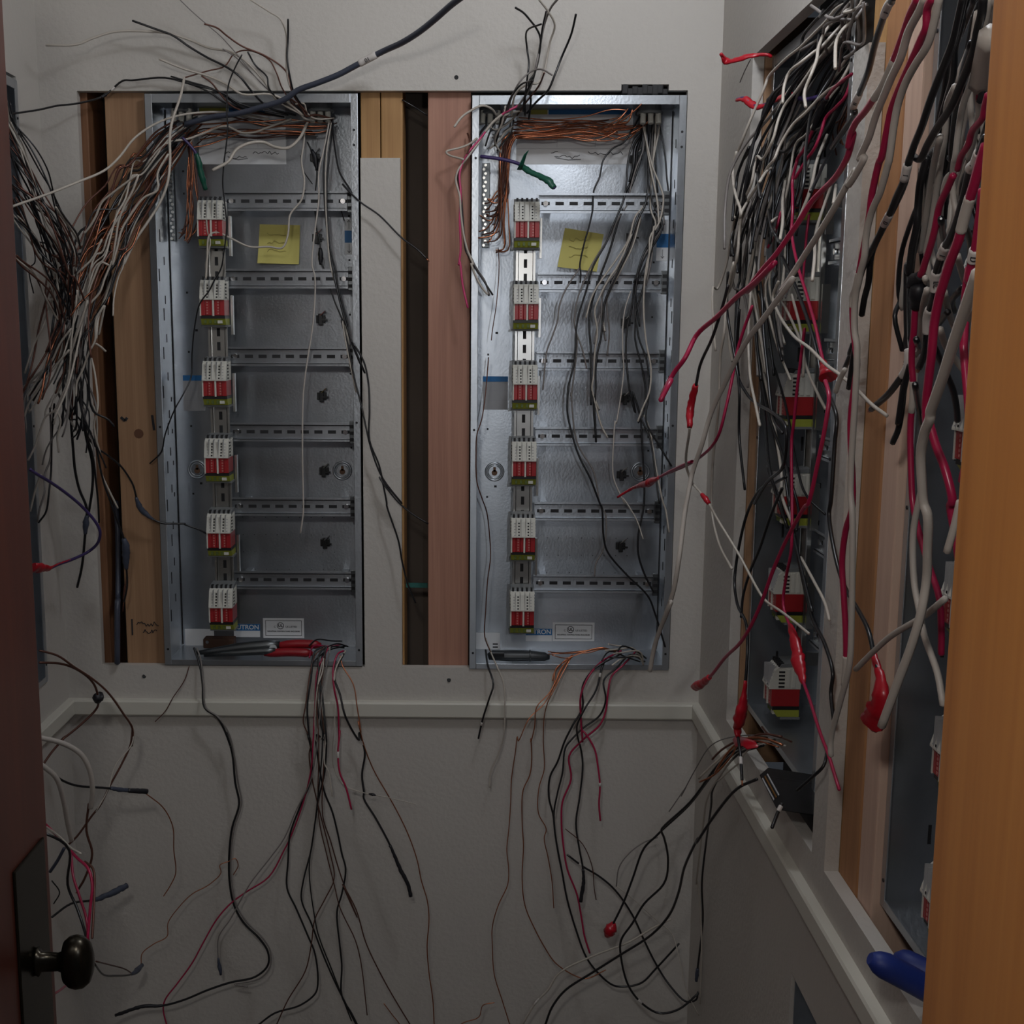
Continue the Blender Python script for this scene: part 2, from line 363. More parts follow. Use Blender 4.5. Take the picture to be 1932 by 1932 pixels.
def place_tb(loc, rz, label, group, cat='terminal block'):
    o = TB if not TB_used[0] else copy_tree(TB); TB_used[0] = True
    o.location = loc; o.rotation_euler = (0, 0, rz); o.scale = (K, K, K); tag(o, label, cat, group); return o
ORD = ['topmost', 'second from top', 'third from top', 'fourth from top', 'fifth from top', 'lowest']
def enclosure(loc, rz, label, railx, rails, x0, x1, rear_holes=True, h=EH):
    root = empty('electrical_enclosure', loc, rz); root.scale = (K, K, K); tag(root, label, 'electrical panel')
    w, d = EW, ED; t = .0016
    bm = bmesh.new(); box(bm, (0, d - t, 0), (w, d, h), 0)
    for x in (.0018, w - .0032): box(bm, (x, d - t - .0012, .004), (x + .0014, d - t, h - .004), 1)   # folded seams
    for r in range(5):                          # small holes punched in the plate
        for c in range(9): box(bm, (.125 + c * .022, d - t - .0003, .12 + r * .034), (.1265 + c * .022, d - t, .1215 + r * .034), 1)
    for z in (.30, .43, .57, .68, .78, .86, .90): box(bm, (.03, d - t - .0004, z), (.0335, d - t, z + .0035), 1); box(bm, (.335, d - t - .0004, z - .04), (.3385, d - t, z - .0365), 1)
    for z in (.32, .335, .48, .61): box(bm, (.045, d - t - .0004, z), (.050, d - t, z + .004), 1)
    obj('back_panel', bm, [STEEL, DARKM], root)
    for sx, nm in ((0, 0), (1, 1)):
        bm = bmesh.new(); X0, X1 = (0, t) if sx == 0 else (w - t, w)
        box(bm, (X0, 0, 0), (X1, d, h)); xi0, xi1 = (t, t + .0006) if sx == 0 else (w - t - .0006, w - t)
        for i in range(13):                     # knockouts seen as short dark crescents
            z = .07 + i * .07
            box(bm, (xi0, .045 + (i % 3) * .012, z), (xi1, .0485 + (i % 3) * .012, z + .022), 1)
            box(bm, (xi0, .082, z + .03), (xi1, .085, z + .045), 1)
        for i in range(4): box(bm, (xi0, .1, .30 + i * .06), (xi1, .104, .308 + i * .06), 1)
        obj('side_panel', bm, [STEEL, DARKM], root)
    bm = bmesh.new(); box(bm, (0, 0, h - t), (w, d, h)); obj('top_panel', bm, STEEL, root)
    bm = bmesh.new(); box(bm, (0, 0, 0), (w, d, t)); obj('bottom_panel', bm, STEEL, root)
    bm = bmesh.new(); f = .0115
    box(bm, (-.001, -.0015, -.001), (f, .0005, h + .001), 0, .0007); box(bm, (w - f, -.0015, -.001), (w + .001, .0005, h + .001), 0, .0007)
    box(bm, (f, -.0015, h - f * 1.25), (w - f, .0005, h + .001), 0, .0007); box(bm, (f, -.0015, -.001), (w - f, .0005, f * .8), 0, .0007)
    for z in (.03, .45, .93, .955): cyl(bm, (w - f * .5, -.0022, z), (w - f * .5, -.001, z), .0022, 1, 8); cyl(bm, (f * .5, -.0022, z * .98), (f * .5, -.001, z * .98), .0022, 1, 8)
    obj('front_lip', bm, [STEEL, DARKM], root)
    bm = bmesh.new(); ry = .050
    hat_rail(bm, .09, h - .19, railx, ry, True)
    for z in (.2, .35, .5, .64, .78): box(bm, (railx + .0245, ry + .001, z - .035), (railx + .0285, ry + .012, z + .035))
    box(bm, (railx - .004, ry + .008, .10), (railx + .004, d - t, .12)); box(bm, (railx - .004, ry + .008, h - .23), (railx + .004, d - t, h - .21))
    obj('vertical_rail', bm, [ZINC, DARKM, GLOSS], root)
    for z in rails:
        bm = bmesh.new(); hat_rail(bm, x0, x1, z, .058)
        for xx in (x0 + .02, x1 - .02): box(bm, (xx - .006, .0655, z - .01), (xx + .006, d - t, z + .01))
        rl = obj('cross_rail', bm, [STEEL, DARKM, GLOSS], root)
        bm = bmesh.new(); box(bm, (x1 - .004, .053, z - .021), (x1 + .006, .062, z + .021), 0, .001)
        for k in range(3): box(bm, (x1 - .003, .0515, z - .016 + k * .012), (x1 + .005, .0535, z - .010 + k * .012), 1)
        obj('end_bracket', bm, [TOOLM, DARKM], rl)
    return root
def clip(root, p):                              # black cable-tie mount on the plate
    bm = bmesh.new(); x, y, z = p
    box(bm, (x - .009, y - .007, z - .008), (x + .009, y, z + .006), 0, .001); box(bm, (x - .004, y - .012, z - .012), (x + .004, y - .005, z + .009), 0, .001)
    box(bm, (x + .002, y - .014, z - .004), (x + .013, y - .010, z - .001)); cyl(bm, (x - .002, y - .010, z + .004), (x + .010, y - .016, z + .014), .0016, 1, 6)
    obj('cable_clip', bm, [BLACKP, GLOSS], root)
def keyhole(root, x, z, y):
    bm = bmesh.new(); ring(bm, (x, y, z), (0, 1, 0), .0165, .0022, 0); ring(bm, (x, y, z), (0, 1, 0), .0125, .0014, 0)
    cyl(bm, (x, y - .0006, z - .002), (x, y, z - .002), .0055, 1, 14); box(bm, (x - .0025, y - .0006, z), (x + .0025, y, z + .009), 1)
    obj('keyhole_boss', bm, [STEEL, mat('keyhole_wood', (.16, .085, .05), .8)], root)
def sticker(root, name, x0, x1, z0, z1, y, m, parent=None):
    bm = bmesh.new(); box(bm, (x0, y - .0005, z0), (x1, y, z1)); return obj(name, bm, m, parent or root)
def flat(root, parts, name, mats):
    bm = bmesh.new()
    for (a, b, mi) in parts: box(bm, a, b, mi)
    return obj(name, bm, mats, root)

def build_back(px_tl, ox, oz, label, railx, rail_px, tb_px, dim):
    yo = BACK - .002; o = Vector((ox, yo, oz))
    L = lambda px, py, y: (P(px, py, yo + y * K) - o) / K
    rails = [L(700, py, .058).z for py in rail_px]
    root = enclosure(o, 0, label, railx, rails, .119, .345)
    yb = ED - .0017
    return root, L, yb, o
rl_BL = (379, 526, 673, 816, 957, 1096); rl_BR = (383, 532, 680, 822, 963, 1099)
BL, LL, yb, oL = build_back(0, -.5180, H - .5755, 'dim galvanised electrical panel with a square sticky note, between wooden stud and drywall strip', .1035, rl_BL, None, 0)
BR, LR, yb, oR = build_back(0, .0010, H - .5785, 'bright galvanised electrical panel with a tilted sticky note, beside the reddish stud', .0965, rl_BR, None, 1)
for root, L, cl, kh in ((BL, LL, ((606, 601), (608, 746), (612, 887), (614, 1022), (599, 448), (595, 297)), ((372, 886), (646, 888))),
                        (BR, LR, ((1180, 607), (1178, 751), (1172, 894), (1170, 1028), (1190, 447), (1196, 300)), ((933, 890), (1208, 890)))):
    for px, py in cl: clip(root, L(px, py, yb))
    for px, py in kh: q = L(px, py, yb); keyhole(root, q.x, q.z, yb)
def quadspan(L, x0, y0, x1, y1, y=None):
    y = yb if y is None else y
    a, b = L(x0, y0, y), L(x1, y1, y); return a.x, b.x, b.z, a.z
def dress(root, L, sheet, stripes, ul, lut, tag_, arrow, table, bar):
    x0, x1, z0, z1 = quadspan(L, *sheet)
    sh = sticker(root, 'wiring_sheet', x0, x1, z0, z1, yb, PAPER)
    for q, m, nm in stripes:
        a, b, c, d = quadspan(L, *q); sticker(root, nm, a, b, c, d, yb - .0006, m, sh)
    w_, h_ = x1 - x0, z1 - z0; bm = bmesh.new(); y = yb - .0007
    for i in range(9): box(bm, (x0 + .03 * w_ + (i % 3) * .3 * w_, y - .0002, z0 + h_ * (.42 + .05 * (i // 3))), (x0 + .25 * w_ + (i % 3) * .3 * w_, y, z0 + h_ * (.425 + .05 * (i // 3))))
    for k in range(2): box(bm, (x0 + .35 * w_ + k * .33 * w_, y - .0002, z0 + .3 * h_), (x0 + .352 * w_ + k * .33 * w_, y, z0 + .75 * h_))
    box(bm, (x0, y - .0002, z0 + .27 * h_), (x1, y, z0 + .275 * h_))
    obj('printed_lines', bm, FADED, sh)
    bm = bmesh.new()                            # hand-written entries
    def scr(u0, u1, v, n):
        pts = [Vector((x0 + w_ * (u0 + (u1 - u0) * i / n), y, z0 + h_ * (v + random.uniform(-.035, .035)))) for i in range(n + 1)]
        stroke(bm, pts, .0005)
    scr(.33, .55, .13, 10); scr(.62, .92, .2, 14); scr(.3, .36, .2, 3); scr(.34, .56, .09, 2)
    obj('handwriting', bm, INK, sh)
    x0, x1, z0, z1 = quadspan(L, *ul); y = yb
    u = sticker(root, 'listing_label', x0, x1, z0, z1, y, PAPER)
    bm = bmesh.new(); m_ = .0045; y -= .0006; t_ = .0009
    for a, b in (((x0 + m_, z0 + m_), (x1 - m_, z0 + m_ + t_)), ((x0 + m_, z1 - m_ - t_), (x1 - m_, z1 - m_)), ((x0 + m_, z0 + m_), (x0 + m_ + t_, z1 - m_)), ((x1 - m_ - t_, z0 + m_), (x1 - m_, z1 - m_))):
        box(bm, (a[0], y - .0002, a[1]), (b[0], y, b[1]))
    cx, cz = (x0 + x1) / 2 - .006, z0 + (z1 - z0) * .62
    ring(bm, (cx, y, cz), (0, 1, 0), .0062, .0006, 0, 24, 6)
    obj('printed_border', bm, INK, u)
    text_mesh('UL', .0075, INK, u, (cx, y - .0003, cz), bold=.0002)
    text_mesh('C', .005, INK, u, (cx - .011, y - .0003, cz - .002)); text_mesh('US LISTED', .005, INK, u, (cx + .021, y - .0003, cz - .002))
    text_mesh('INDUSTRIAL CONTROL PANEL ENCLOSURE', .0032, INK, u, ((x0 + x1) / 2, y - .0003, z0 + (z1 - z0) * .34), bold=.0001)
    x0, x1, z0, z1 = quadspan(L, *lut); zm = z0 + (z1 - z0) * .5
    l1 = sticker(root, 'brand_label', x0, x1, z0, z1, yb, PAPER)
    sticker(root, 'blue_band', x0, x1, zm, z1, yb - .0005, BLUEL, l1)
    text_mesh('LUTRON', .0125, PAPER, l1, ((x0 + x1) / 2 - .001, yb - .0013, (zm + z1) / 2), bold=.0003)
    x0, x1, z0, z1 = quadspan(L, *tag_)
    tg = sticker(root, 'paper_tag', x0, x1, z0, z1, yb - .001, PAPER)
    bm = bmesh.new()
    for k in range(3): box(bm, (x1 - .014, yb - .0018, z0 + .004 + k * .006), (x1 - .004, yb - .0015, z0 + .0065 + k * .006))
    obj('printed_lines', bm, INK, tg)
    x0, x1, z0, z1 = quadspan(L, *arrow); dz = (z1 - z0)
    ar = sticker(root, 'arrow_label', x0, x1, z0, z1, yb, PAPER)
    sticker(root, 'blue_band', x0, x1, z0 + dz * .33, z0 + dz * .67, yb - .0005, BLUEL, ar)
    bm = bmesh.new(); xc = (x0 + x1) / 2
    for zc_, s_ in ((z0 + dz * .17, -1), (z0 + dz * .84, 1)):
        box(bm, (xc - .0004, yb - .0008, zc_ - .008), (xc + .0004, yb - .0006, zc_ + .008))
        stroke(bm, [Vector((xc - .003, yb - .0006, zc_ + s_ * .004)), Vector((xc, yb - .0006, zc_ + s_ * .008)), Vector((xc + .003, yb - .0006, zc_ + s_ * .004))], .0004)
    obj('arrow_mark', bm, INK, ar)
    x0, x1, z0, z1 = quadspan(L, *table)
    tb = sticker(root, 'table_label', x0, x1, z0, z1, yb, GREYL)
    sticker(root, 'blue_band', x0, x1, z1 - .010, z1, yb - .0005, BLUEL, tb)
    bm = bmesh.new()
    for k in range(1, 3): box(bm, (x0 + (x1 - x0) * k / 3, yb - .0007, z0), (x0 + (x1 - x0) * k / 3 + .0005, yb - .0005, z1 - .01)); box(bm, (x0, yb - .0007, z0 + (z1 - z0 - .01) * k / 3), (x1, yb - .0005, z0 + (z1 - z0 - .01) * k / 3 + .0005))
    obj('printed_lines', bm, FADED, tb)
    x0, x1, z0, z1 = quadspan(L, *bar)          # ground bar with a column of screws
    bm = bmesh.new(); box(bm, (x0, yb - .016, z0), (x1, yb - .006, z1), 0, .0008)
    n = 20
    for i in range(n):
        z = z0 + (z1 - z0) * (i + .5) / n
        cyl(bm, (x0 + .003 + (i % 2) * .003, yb - .0195, z), (x0 + .003 + (i % 2) * .003, yb - .016, z), .0026, 1, 8)
    obj('ground_bar', bm, [TOOLM, ZINC], root)
dress(BL, LL, (373, 203, 540, 310), [((376, 203, 430, 214), YELL, 'yellow_heading'), ((432, 203, 500, 213), BLUEL, 'blue_heading')], (496, 1166, 574, 1204), (441, 1177, 491, 1202),
      (349, 1186, 405, 1224), (650, 413, 667, 480), (345, 708, 388, 775), (321, 312, 333, 455))
dress(BR, LR, (975, 203, 1192, 310), [((1000, 204, 1033, 216), YELL, 'yellow_heading'), ((1035, 204, 1191, 216), BLUEL, 'blue_heading')], (1043, 1174, 1121, 1210), (992, 1186, 1041, 1210),
      (897, 1193, 943, 1231), (1240, 416, 1261, 492), (911, 710, 958, 773), (910, 310, 923, 468))
# torn conduit entries at the panel tops, and bushings inside
def bushing(root, L, px, py, r=.02, n=3):
    q = L(px, py, .065); bm = bmesh.new(); x, z = q.x, EH - .0016
    cyl(bm, (x, .065, z - .016), (x, .065, z), r, 0, 20); ring(bm, (x, .065, z - .016), (0, 0, 1), r, .003, 0)
    for k in range(n): cyl(bm, (x + (k - 1) * .014, .05, z - .036), (x + (k - 1) * .013, .055, z - .014), .005, 1, 10)
    obj('cable_bushing', bm, [GREYP, WHITEP], root)
bushing(BL, LL, 606, 215); bushing(BR, LR, 1226, 212); bushing(BR, LR, 925, 212, .018); bushing(BL, LL, 345, 212, .018)
bm = bmesh.new(); a = P(1178, 168, BACK + .01)
for i in range(9):
    x = .236 + i * .0078; box(bm, (x, BACK - .001 - random.uniform(0, .004), H + .356 + random.uniform(0, .002)), (x + .010, BACK + .012, H + .369 + random.uniform(-.004, .004)), 0, .002)
tag(obj('torn_paper_edge', bm, DARKM, None, None, (.27, BACK, H + .356)), 'dark torn gypsum flap above the top corner of the bright panel', 'drywall scrap')
# terminal blocks
for root, L, o, px, nm, g in ((BL, LL, oL, ((399, 420), (404, 570), (409, 722), (414, 867), (417, 1008), (421, 1148)), 'dim panel', 'terminal blocks in the dim panel'),
                              (BR, LR, oR, ((996, 423), (992, 578), (990, 729), (987, 873), (985, 1016), (983, 1154)), 'bright panel', 'terminal blocks in the bright panel')):
    for k, (x, y) in enumerate(px):
        q = L(x, y, .020); place_tb((o.x + K * (root is BL and .1035 or .0965), o.y + .0495 * K, o.z + q.z * K), 0, f'red and white terminal block, {ORD[k]} in the {nm}', g)
# side-wall panels: local x runs towards the camera
hR_ = 1.03
def side_panel_things(ynear, X, z0, label, railx, rails_z, tb, nm, g, hide=False):
    root = enclosure(Vector((X, ynear, z0)), -math.pi / 2, label, railx, rails_z, .125, .345)
    bm = bmesh.new()
    for i in range(10):                         # round knockouts pressed into the plate
        z = .05 + i * .1
        for x in (.03, .165): ring(bm, (x, ED - .0017, z + (.05 if x > .1 else 0)), (0, 1, 0), .016, .0012, 0, 24, 6)
    obj('knockout_rings', bm, STEEL, root)
    for k, (px, py, Xf) in enumerate(tb):
        q = PX(px, py, Xf)
        place_tb((X + .0495 * K, ynear - railx * K, q.z), -math.pi / 2, f'red and white terminal block, {ORD[k]} in the {nm}', g)
    return root
RAy, RAX, RAK = 1.735, .4185, 1.085
RA = side_panel_things(RAy, RAX, H - .568, 'galvanised electrical panel buried behind hanging wires, in the side wall next to the room corner', .100, [.16, .30, .44, .58, .72],
    ((1535, 355, .44), (1524, 572, .44), (1512, 757, .44), (1502, 948, .44), (1492, 1135, .44), (1484, 1318, .44)), 'wire-covered side-wall panel', 'terminal blocks in the wire-covered side-wall panel')
RA.scale = (K * RAK, K, K)
RBy, RBX = 1.1325, .4185
RB = side_panel_things(RBy, RBX, H - .578, 'galvanised electrical panel partly hidden by the orange wooden jamb', .110, [.16, .30, .44, .58, .72],
    ((1850, 245, .44), (1840, 520, .44), (1815, 815, .44), (1795, 1120, .44), (1772, 1400, .44), (1752, 1668, .44)), 'panel by the orange jamb', 'terminal blocks in the panel next to the orange jamb')
LE = enclosure(Vector((LEFT + .002, LA0 + .005, H - .5745)), math.pi / 2, 'edge of a galvanised electrical panel beside the open dark door', .1, [.2, .34, .48, .62, .76], .119, .345)
# low steel box in the side wall
bm = bmesh.new(); X0, Y0, Y1, Z0, Z1 = RIGHT + .004, .903, 1.335, H - 1.147, H - .7755
box(bm, (X0 + .10, Y0, Z0), (X0 + .102, Y1, Z1)); box(bm, (X0, Y0, Z0), (X0 + .1, Y0 + .002, Z1)); box(bm, (X0, Y1 - .002, Z0), (X0 + .1, Y1, Z1)); box(bm, (X0, Y0, Z1 - .002), (X0 + .1, Y1, Z1)); box(bm, (X0, Y0, Z0), (X0 + .1, Y1, Z0 + .002))
tag(obj('junction_box', bm, STEEL, None, None, (X0, (Y0 + Y1) / 2, Z0)), 'open steel box let into the side wall below the chair rail', 'metal box')
# sticky notes
def note(root, L, quad, label):
    o = root.location; pts = [o + L(px, py, yb - .0012) * K for px, py in quad]; bm = bmesh.new(); n = 8; rows = []
    for i in range(n + 1):
        v = i / n; row = []
        for j in range(n + 1):
            u = j / n; p = (pts[0] * (1 - u) + pts[1] * u) * (1 - v) + (pts[3] * (1 - u) + pts[2] * u) * v
            p = p.copy(); p.y -= .008 * v * v; row.append(bm.verts.new(p))
        rows.append(row)
    for i in range(n):
        for j in range(n): bm.faces.new((rows[i][j], rows[i][j + 1], rows[i + 1][j + 1], rows[i + 1][j])).smooth = True
    c = sum(pts, Vector()) / 4
    nt = tag(obj('sticky_note', bm, NOTE, None, None, c), label, 'sticky note')
    bm = bmesh.new()
    for k in range(3):
        z = .018 - k * .014
        stroke(bm, [Vector((-.02 + .004 * i, -.0014 - .008 * ((.034 - z) / .07) ** 2, z + random.uniform(-.003, .003))) for i in range(9)], .0004)
    obj('faint_writing', bm, mat('pencil', (.42, .37, .11), .7), nt)
note(BL, LL, ((490, 423), (566, 425), (565, 499), (487, 497)), 'square yellow sticky note in the dim panel, white wire looping across it')
note(BR, LR, ((1066, 430), (1139, 442), (1125, 513), (1051, 504)), 'tilted yellow sticky note behind black wires in the bright panel')
# brown strip on the floor of the dim panel
bm = bmesh.new(); a, b = P(385, 1203, 2.04), P(443, 1221, 2.04)
box(bm, (a.x, 2.03, b.z), (b.x, 2.055, a.z), 0, .002); cyl(bm, (a.x + .008, 2.028, a.z - .005), (a.x + .008, 2.031, a.z - .005), .003, 1, 8)
tag(obj('bracket_block', bm, [mat('brown_fibre', (.07, .03, .015), .7), GLOSS], None, None, ((a.x + b.x) / 2, 2.04, b.z)), 'small brown block above the red-handled pliers', 'block')

# ---------------------------------------------------------------- tools
def chain(bm, pts, radii, n=12, mi=0, flat_=1.0):
    """rounded tube through pts with a radius at each point"""
    pts = [Vector(p) for p in pts]; rows = []; up = None
    for i, p in enumerate(pts):
        t = (pts[min(i + 1, len(pts) - 1)] - pts[max(i - 1, 0)]).normalized()
        if up is None: up = t.orthogonal().normalized()
        up = (up - t * up.dot(t)).normalized(); s = t.cross(up)
        rows.append([bm.verts.new(p + (up * math.cos(2 * math.pi * k / n) + s * math.sin(2 * math.pi * k / n) * flat_) * radii[i]) for k in range(n)])
    for a, b in zip(rows, rows[1:]):
        for k in range(n):
            f = bm.faces.new((a[k], a[(k + 1) % n], b[(k + 1) % n], b[k])); f.smooth = True; f.material_index = mi
    bm.faces.new(rows[0][::-1]).material_index = mi; bm.faces.new(rows[-1]).material_index = mi
def grip(bm, a, b, r, bend=(0, 0, 0), n=9, mi=0):
    a, b = Vector(a), Vector(b); pts, rr = [], []
    for i in range(n):
        t = i / (n - 1); pts.append(a.lerp(b, t) + Vector(bend) * math.sin(math.pi * t)); rr.append(r * (.45 if i in (0, n - 1) else .85 if i in (1,) else 1))
    chain(bm, pts, rr, 14, mi)
# long-nosed pliers with red grips lying along the dim panel's floor
Yp = 1.985
bm = bmesh.new(); chain(bm, [P(368, 1232, Yp), P(400, 1229, Yp), P(450, 1222, Yp), P(505, 1217, Yp), P(528, 1217, Yp)], [.003, .006, .0085, .009, .007], 12)
chain(bm, [P(385, 1236, Yp - .012), P(440, 1232, Yp - .012), P(505, 1228, Yp - .012), P(520, 1228, Yp - .012)], [.003, .005, .007, .006], 12)
cyl(bm, P(515, 1223, Yp - .014), P(515, 1223, Yp + .006), .0065, 0, 18)
pl = tag(obj('pliers', bm, TOOLM, None, None, P(470, 1226, Yp)), 'long-nosed pliers with red handles lying on the floor of the dim panel', 'pliers')
for q, r in (([P(520, 1219, Yp), P(606, 1217, Yp)], .0075), ([P(498, 1234, Yp - .012), P(590, 1233, Yp - .012)], .0075)):
    bm = bmesh.new(); grip(bm, q[0], q[1], r, (0, 0, .003)); g = obj('handle', bm, REDG); g['label'] = 'red handle'; g.parent = pl; g.matrix_parent_inverse = Matrix.Translation(pl.location).inverted()
# dark utility knife on the bright panel's floor
bm = bmesh.new(); Yk = 1.985
chain(bm, [P(921, 1239, Yk), P(930, 1236, Yk), P(965, 1237, Yk), P(1000, 1237, Yk), P(1028, 1239, Yk), P(1037, 1240, Yk)], [.006, .0095, .0105, .0095, .008, .004], 14, 0, .7)
kf = tag(obj('utility_knife', bm, mat('knife_body', (.03, .034, .038), .4), None, None, P(965, 1237, Yk)), 'dark grey knife handle lying on the floor of the bright panel', 'knife')
bm = bmesh.new(); c = P(938, 1236, Yk - .011); box(bm, (c.x - .012, c.y - .002, c.z - .003), (c.x + .012, c.y + .004, c.z + .004), 0, .001)
g = obj('slider', bm, BLACKP); g.parent = kf; g.matrix_parent_inverse = Matrix.Translation(kf.location).inverted()
bm = bmesh.new(); c = P(1000, 1237, Yk); ring(bm, c, (1, 0, 0), .0092, .0012, 0)
g = obj('collar', bm, TOOLM); g.parent = kf; g.matrix_parent_inverse = Matrix.Translation(kf.location).inverted()
# pliers with blue grips poking out over the edge of the side-wall opening
bm = bmesh.new(); A0, A1 = PX(1641, 1808, XM(.455)), PX(1775, 1880, XM(.520)); B0, B1 = PX(1688, 1806, XM(.505)), PX(1800, 1862, XM(.550))
end = (A1 + B1) / 2 + Vector((.035, -.05, .012))
chain(bm, [A1, (A1 * .4 + end * .6), end], [.007, .008, .007]); chain(bm, [B1, (B1 * .4 + end * .6), end], [.007, .008, .007])
cyl(bm, end + Vector((0, 0, -.009)), end + Vector((0, 0, .009)), .012, 0, 20); chain(bm, [end, end + Vector((.012, -.03, .004)), end + Vector((.018, -.055, .006))], [.010, .008, .003])
bp = tag(obj('pliers', bm, TOOLM, None, None, A1), 'pliers with dark blue handles resting on the edge of the side-wall opening', 'pliers')
for a, b in ((A0, A1), (B0, B1)):
    bm = bmesh.new(); grip(bm, a, b, .0115, (-.004, 0, .003)); g = obj('handle', bm, BLUEG); g['label'] = 'dark blue handle'; g.parent = bp; g.matrix_parent_inverse = Matrix.Translation(bp.location).inverted()
# black slotted device lying across the bottom edge of the wire-covered side-wall panel
q = [PX(1428, 1462, XM(.468)), PX(1463, 1528, XM(.468)), PX(1482, 1524, XM(.486)), PX(1446, 1446, XM(.486))]
dv = PX(1545, 1545, XM(.575)) - PX(1470, 1500, XM(.486)); dv = Vector((.085, -.025, -.004))
bm = bmesh.new(); v = hexa(bm, q + [p + dv for p in q]); bmesh.ops.bevel(bm, geom=bm.edges[:], offset=.003, segments=2, affect='EDGES')
dev = tag(obj('power_adapter', bm, BLACKP, None, None, q[1]), 'black slotted plastic device resting on the lower edge of the wire-covered side-wall panel', 'device')
bm = bmesh.new(); e1 = q[1] - q[0]; e2 = q[3] - q[0]; nn = e1.cross(e2).normalized()
if nn.x > 0: nn = -nn
for k, mi in ((.25, 0), (.5, 1), (.75, 0)):
    a, b = q[0] + e1 * .18 + e2 * k, q[0] + e1 * .8 + e2 * k; off = nn * .0008; w2 = e2 * .05
    hexa(bm, [a - w2 + off, b - w2 + off, b + w2 + off, a + w2 + off, a - w2 - off, b - w2 - off, b + w2 - off, a + w2 - off], mi)
g = obj('slots', bm, [GREYL, mat('brass', (.45, .22, .06), .4, .8)]); g.parent = dev; g.matrix_parent_inverse = Matrix.Translation(dev.location).inverted()

# ---------------------------------------------------------------- wires
FR = dict(A1=(0, 0, .36232), A2=(0, 450, .36232), A3=(0, 900, .36232), A4=(0, 1350, .36232), B1=(650, 0, .36232), B2=(650, 450, .36232), B3=(650, 900, .36232), B4=(650, 1350, .36232),
          C1=(1250, 0, .353), C2=(1250, 450, .353), C3=(1250, 900, .353), C4=(1250, 1350, .353), D1=(1340, 0, .15528), D2=(1340, 250, .15528), E1=(1600, 0, .15528), E2=(1600, 250, .15528), E3=(1600, 500, .15528),
          F1=(0, 150, .18116), F2=(0, 450, .18116), F3=(0, 750, .1967), G1=(880, 160, .22257), G2=(260, 160, .22257), H5=(940, 500, .16563), N=(0, 0, 1))
def track(s):
    """list of photo points, written in the coordinates of a close-up of the photo"""
    f = FR['N']; out = []
    for tk in s.split():
        if tk in FR: f = FR[tk]
        else:
            x, y = map(float, tk.split(',')); out.append((f[0] + x * f[2], f[1] + y * f[2]))
    return out
def lerp_list(v, t):
    if len(v) == 1: return v[0]
    u = t * (len(v) - 1); i = min(int(u), len(v) - 2); return v[i] + (v[i + 1] - v[i]) * (u - i)
def place3(pts, d):
    """depth spec: Y... distance from the camera wall, X... distance sideways (side wall wires)"""
    v = [float(q) for q in d[1:].split(',')]; out = []
    n = len(pts)
    acc = [0.0]
    for a, b in zip(pts, pts[1:]): acc.append(acc[-1] + math.hypot(a[0] - b[0], a[1] - b[1]))
    for (x, y), s in zip(pts, acc):
        q = lerp_list(v, s / max(acc[-1], 1e-6))
        if d[0] == 'Y': p = P(x, y, q)
        else:
            p = PX(x, y, XM(q))
            if p.y > 1.925: p = P(x, y, 1.925)
        out.append(p)
    return out
def smooth(pts, k=5):
    out = []
    n = len(pts)
    for i in range(n - 1):
        p0 = pts[i - 1] if i else pts[0] * 2 - pts[1]; p1, p2 = pts[i], pts[i + 1]; p3 = pts[i + 2] if i + 2 < n else pts[-1] * 2 - pts[-2]
        t1 = max((p1 - p0).length ** .5, 1e-3); t2 = max((p2 - p1).length ** .5, 1e-3); t3 = max((p3 - p2).length ** .5, 1e-3)
        m1 = ((p1 - p0) / t1 - (p2 - p0) / (t1 + t2) + (p2 - p1) / t2) * t2
        m2 = ((p2 - p1) / t2 - (p3 - p1) / (t2 + t3) + (p3 - p2) / t3) * t2
        for j in range(k):
            u = j / k; u2, u3 = u * u, u * u * u
            out.append(p1 * (2 * u3 - 3 * u2 + 1) + m1 * (u3 - 2 * u2 + u) + p2 * (-2 * u3 + 3 * u2) + m2 * (u3 - u2))
    out.append(pts[-1].copy()); return out
def sub(path, a, b):
    acc = [0.0]
    for p, q in zip(path, path[1:]): acc.append(acc[-1] + (q - p).length)
    Lt = acc[-1]
    def at(s):
        s = min(max(s, 0), 1) * Lt
        for i in range(len(path) - 1):
            if acc[i + 1] >= s: return path[i].lerp(path[i + 1], (s - acc[i]) / max(acc[i + 1] - acc[i], 1e-9))
        return path[-1].copy()
    return [at(a)] + [path[i] for i in range(len(path)) if a * Lt < acc[i] < b * Lt] + [at(b)]
def tube(path, r, origin, n=7, flat_=1.0):
    bm = bmesh.new(); path = [p for i, p in enumerate(path) if i == 0 or (p - path[i - 1]).length > 1e-5]
    rr = r if isinstance(r, list) else [r] * len(path)
    if not isinstance(r, list) and len(path) > 2:
        a_, b_ = (path[0] - path[1]).normalized(), (path[-1] - path[-2]).normalized()
        path = [path[0] + a_ * r * .5] + path + [path[-1] + b_ * r * .5]; rr = [r * .35] + rr + [r * .35]
    if len(rr) != len(path): rr = [lerp_list(rr, i / max(len(path) - 1, 1)) for i in range(len(path))]
    chain(bm, [p - origin for p in path], rr, n, 0, flat_); return bm
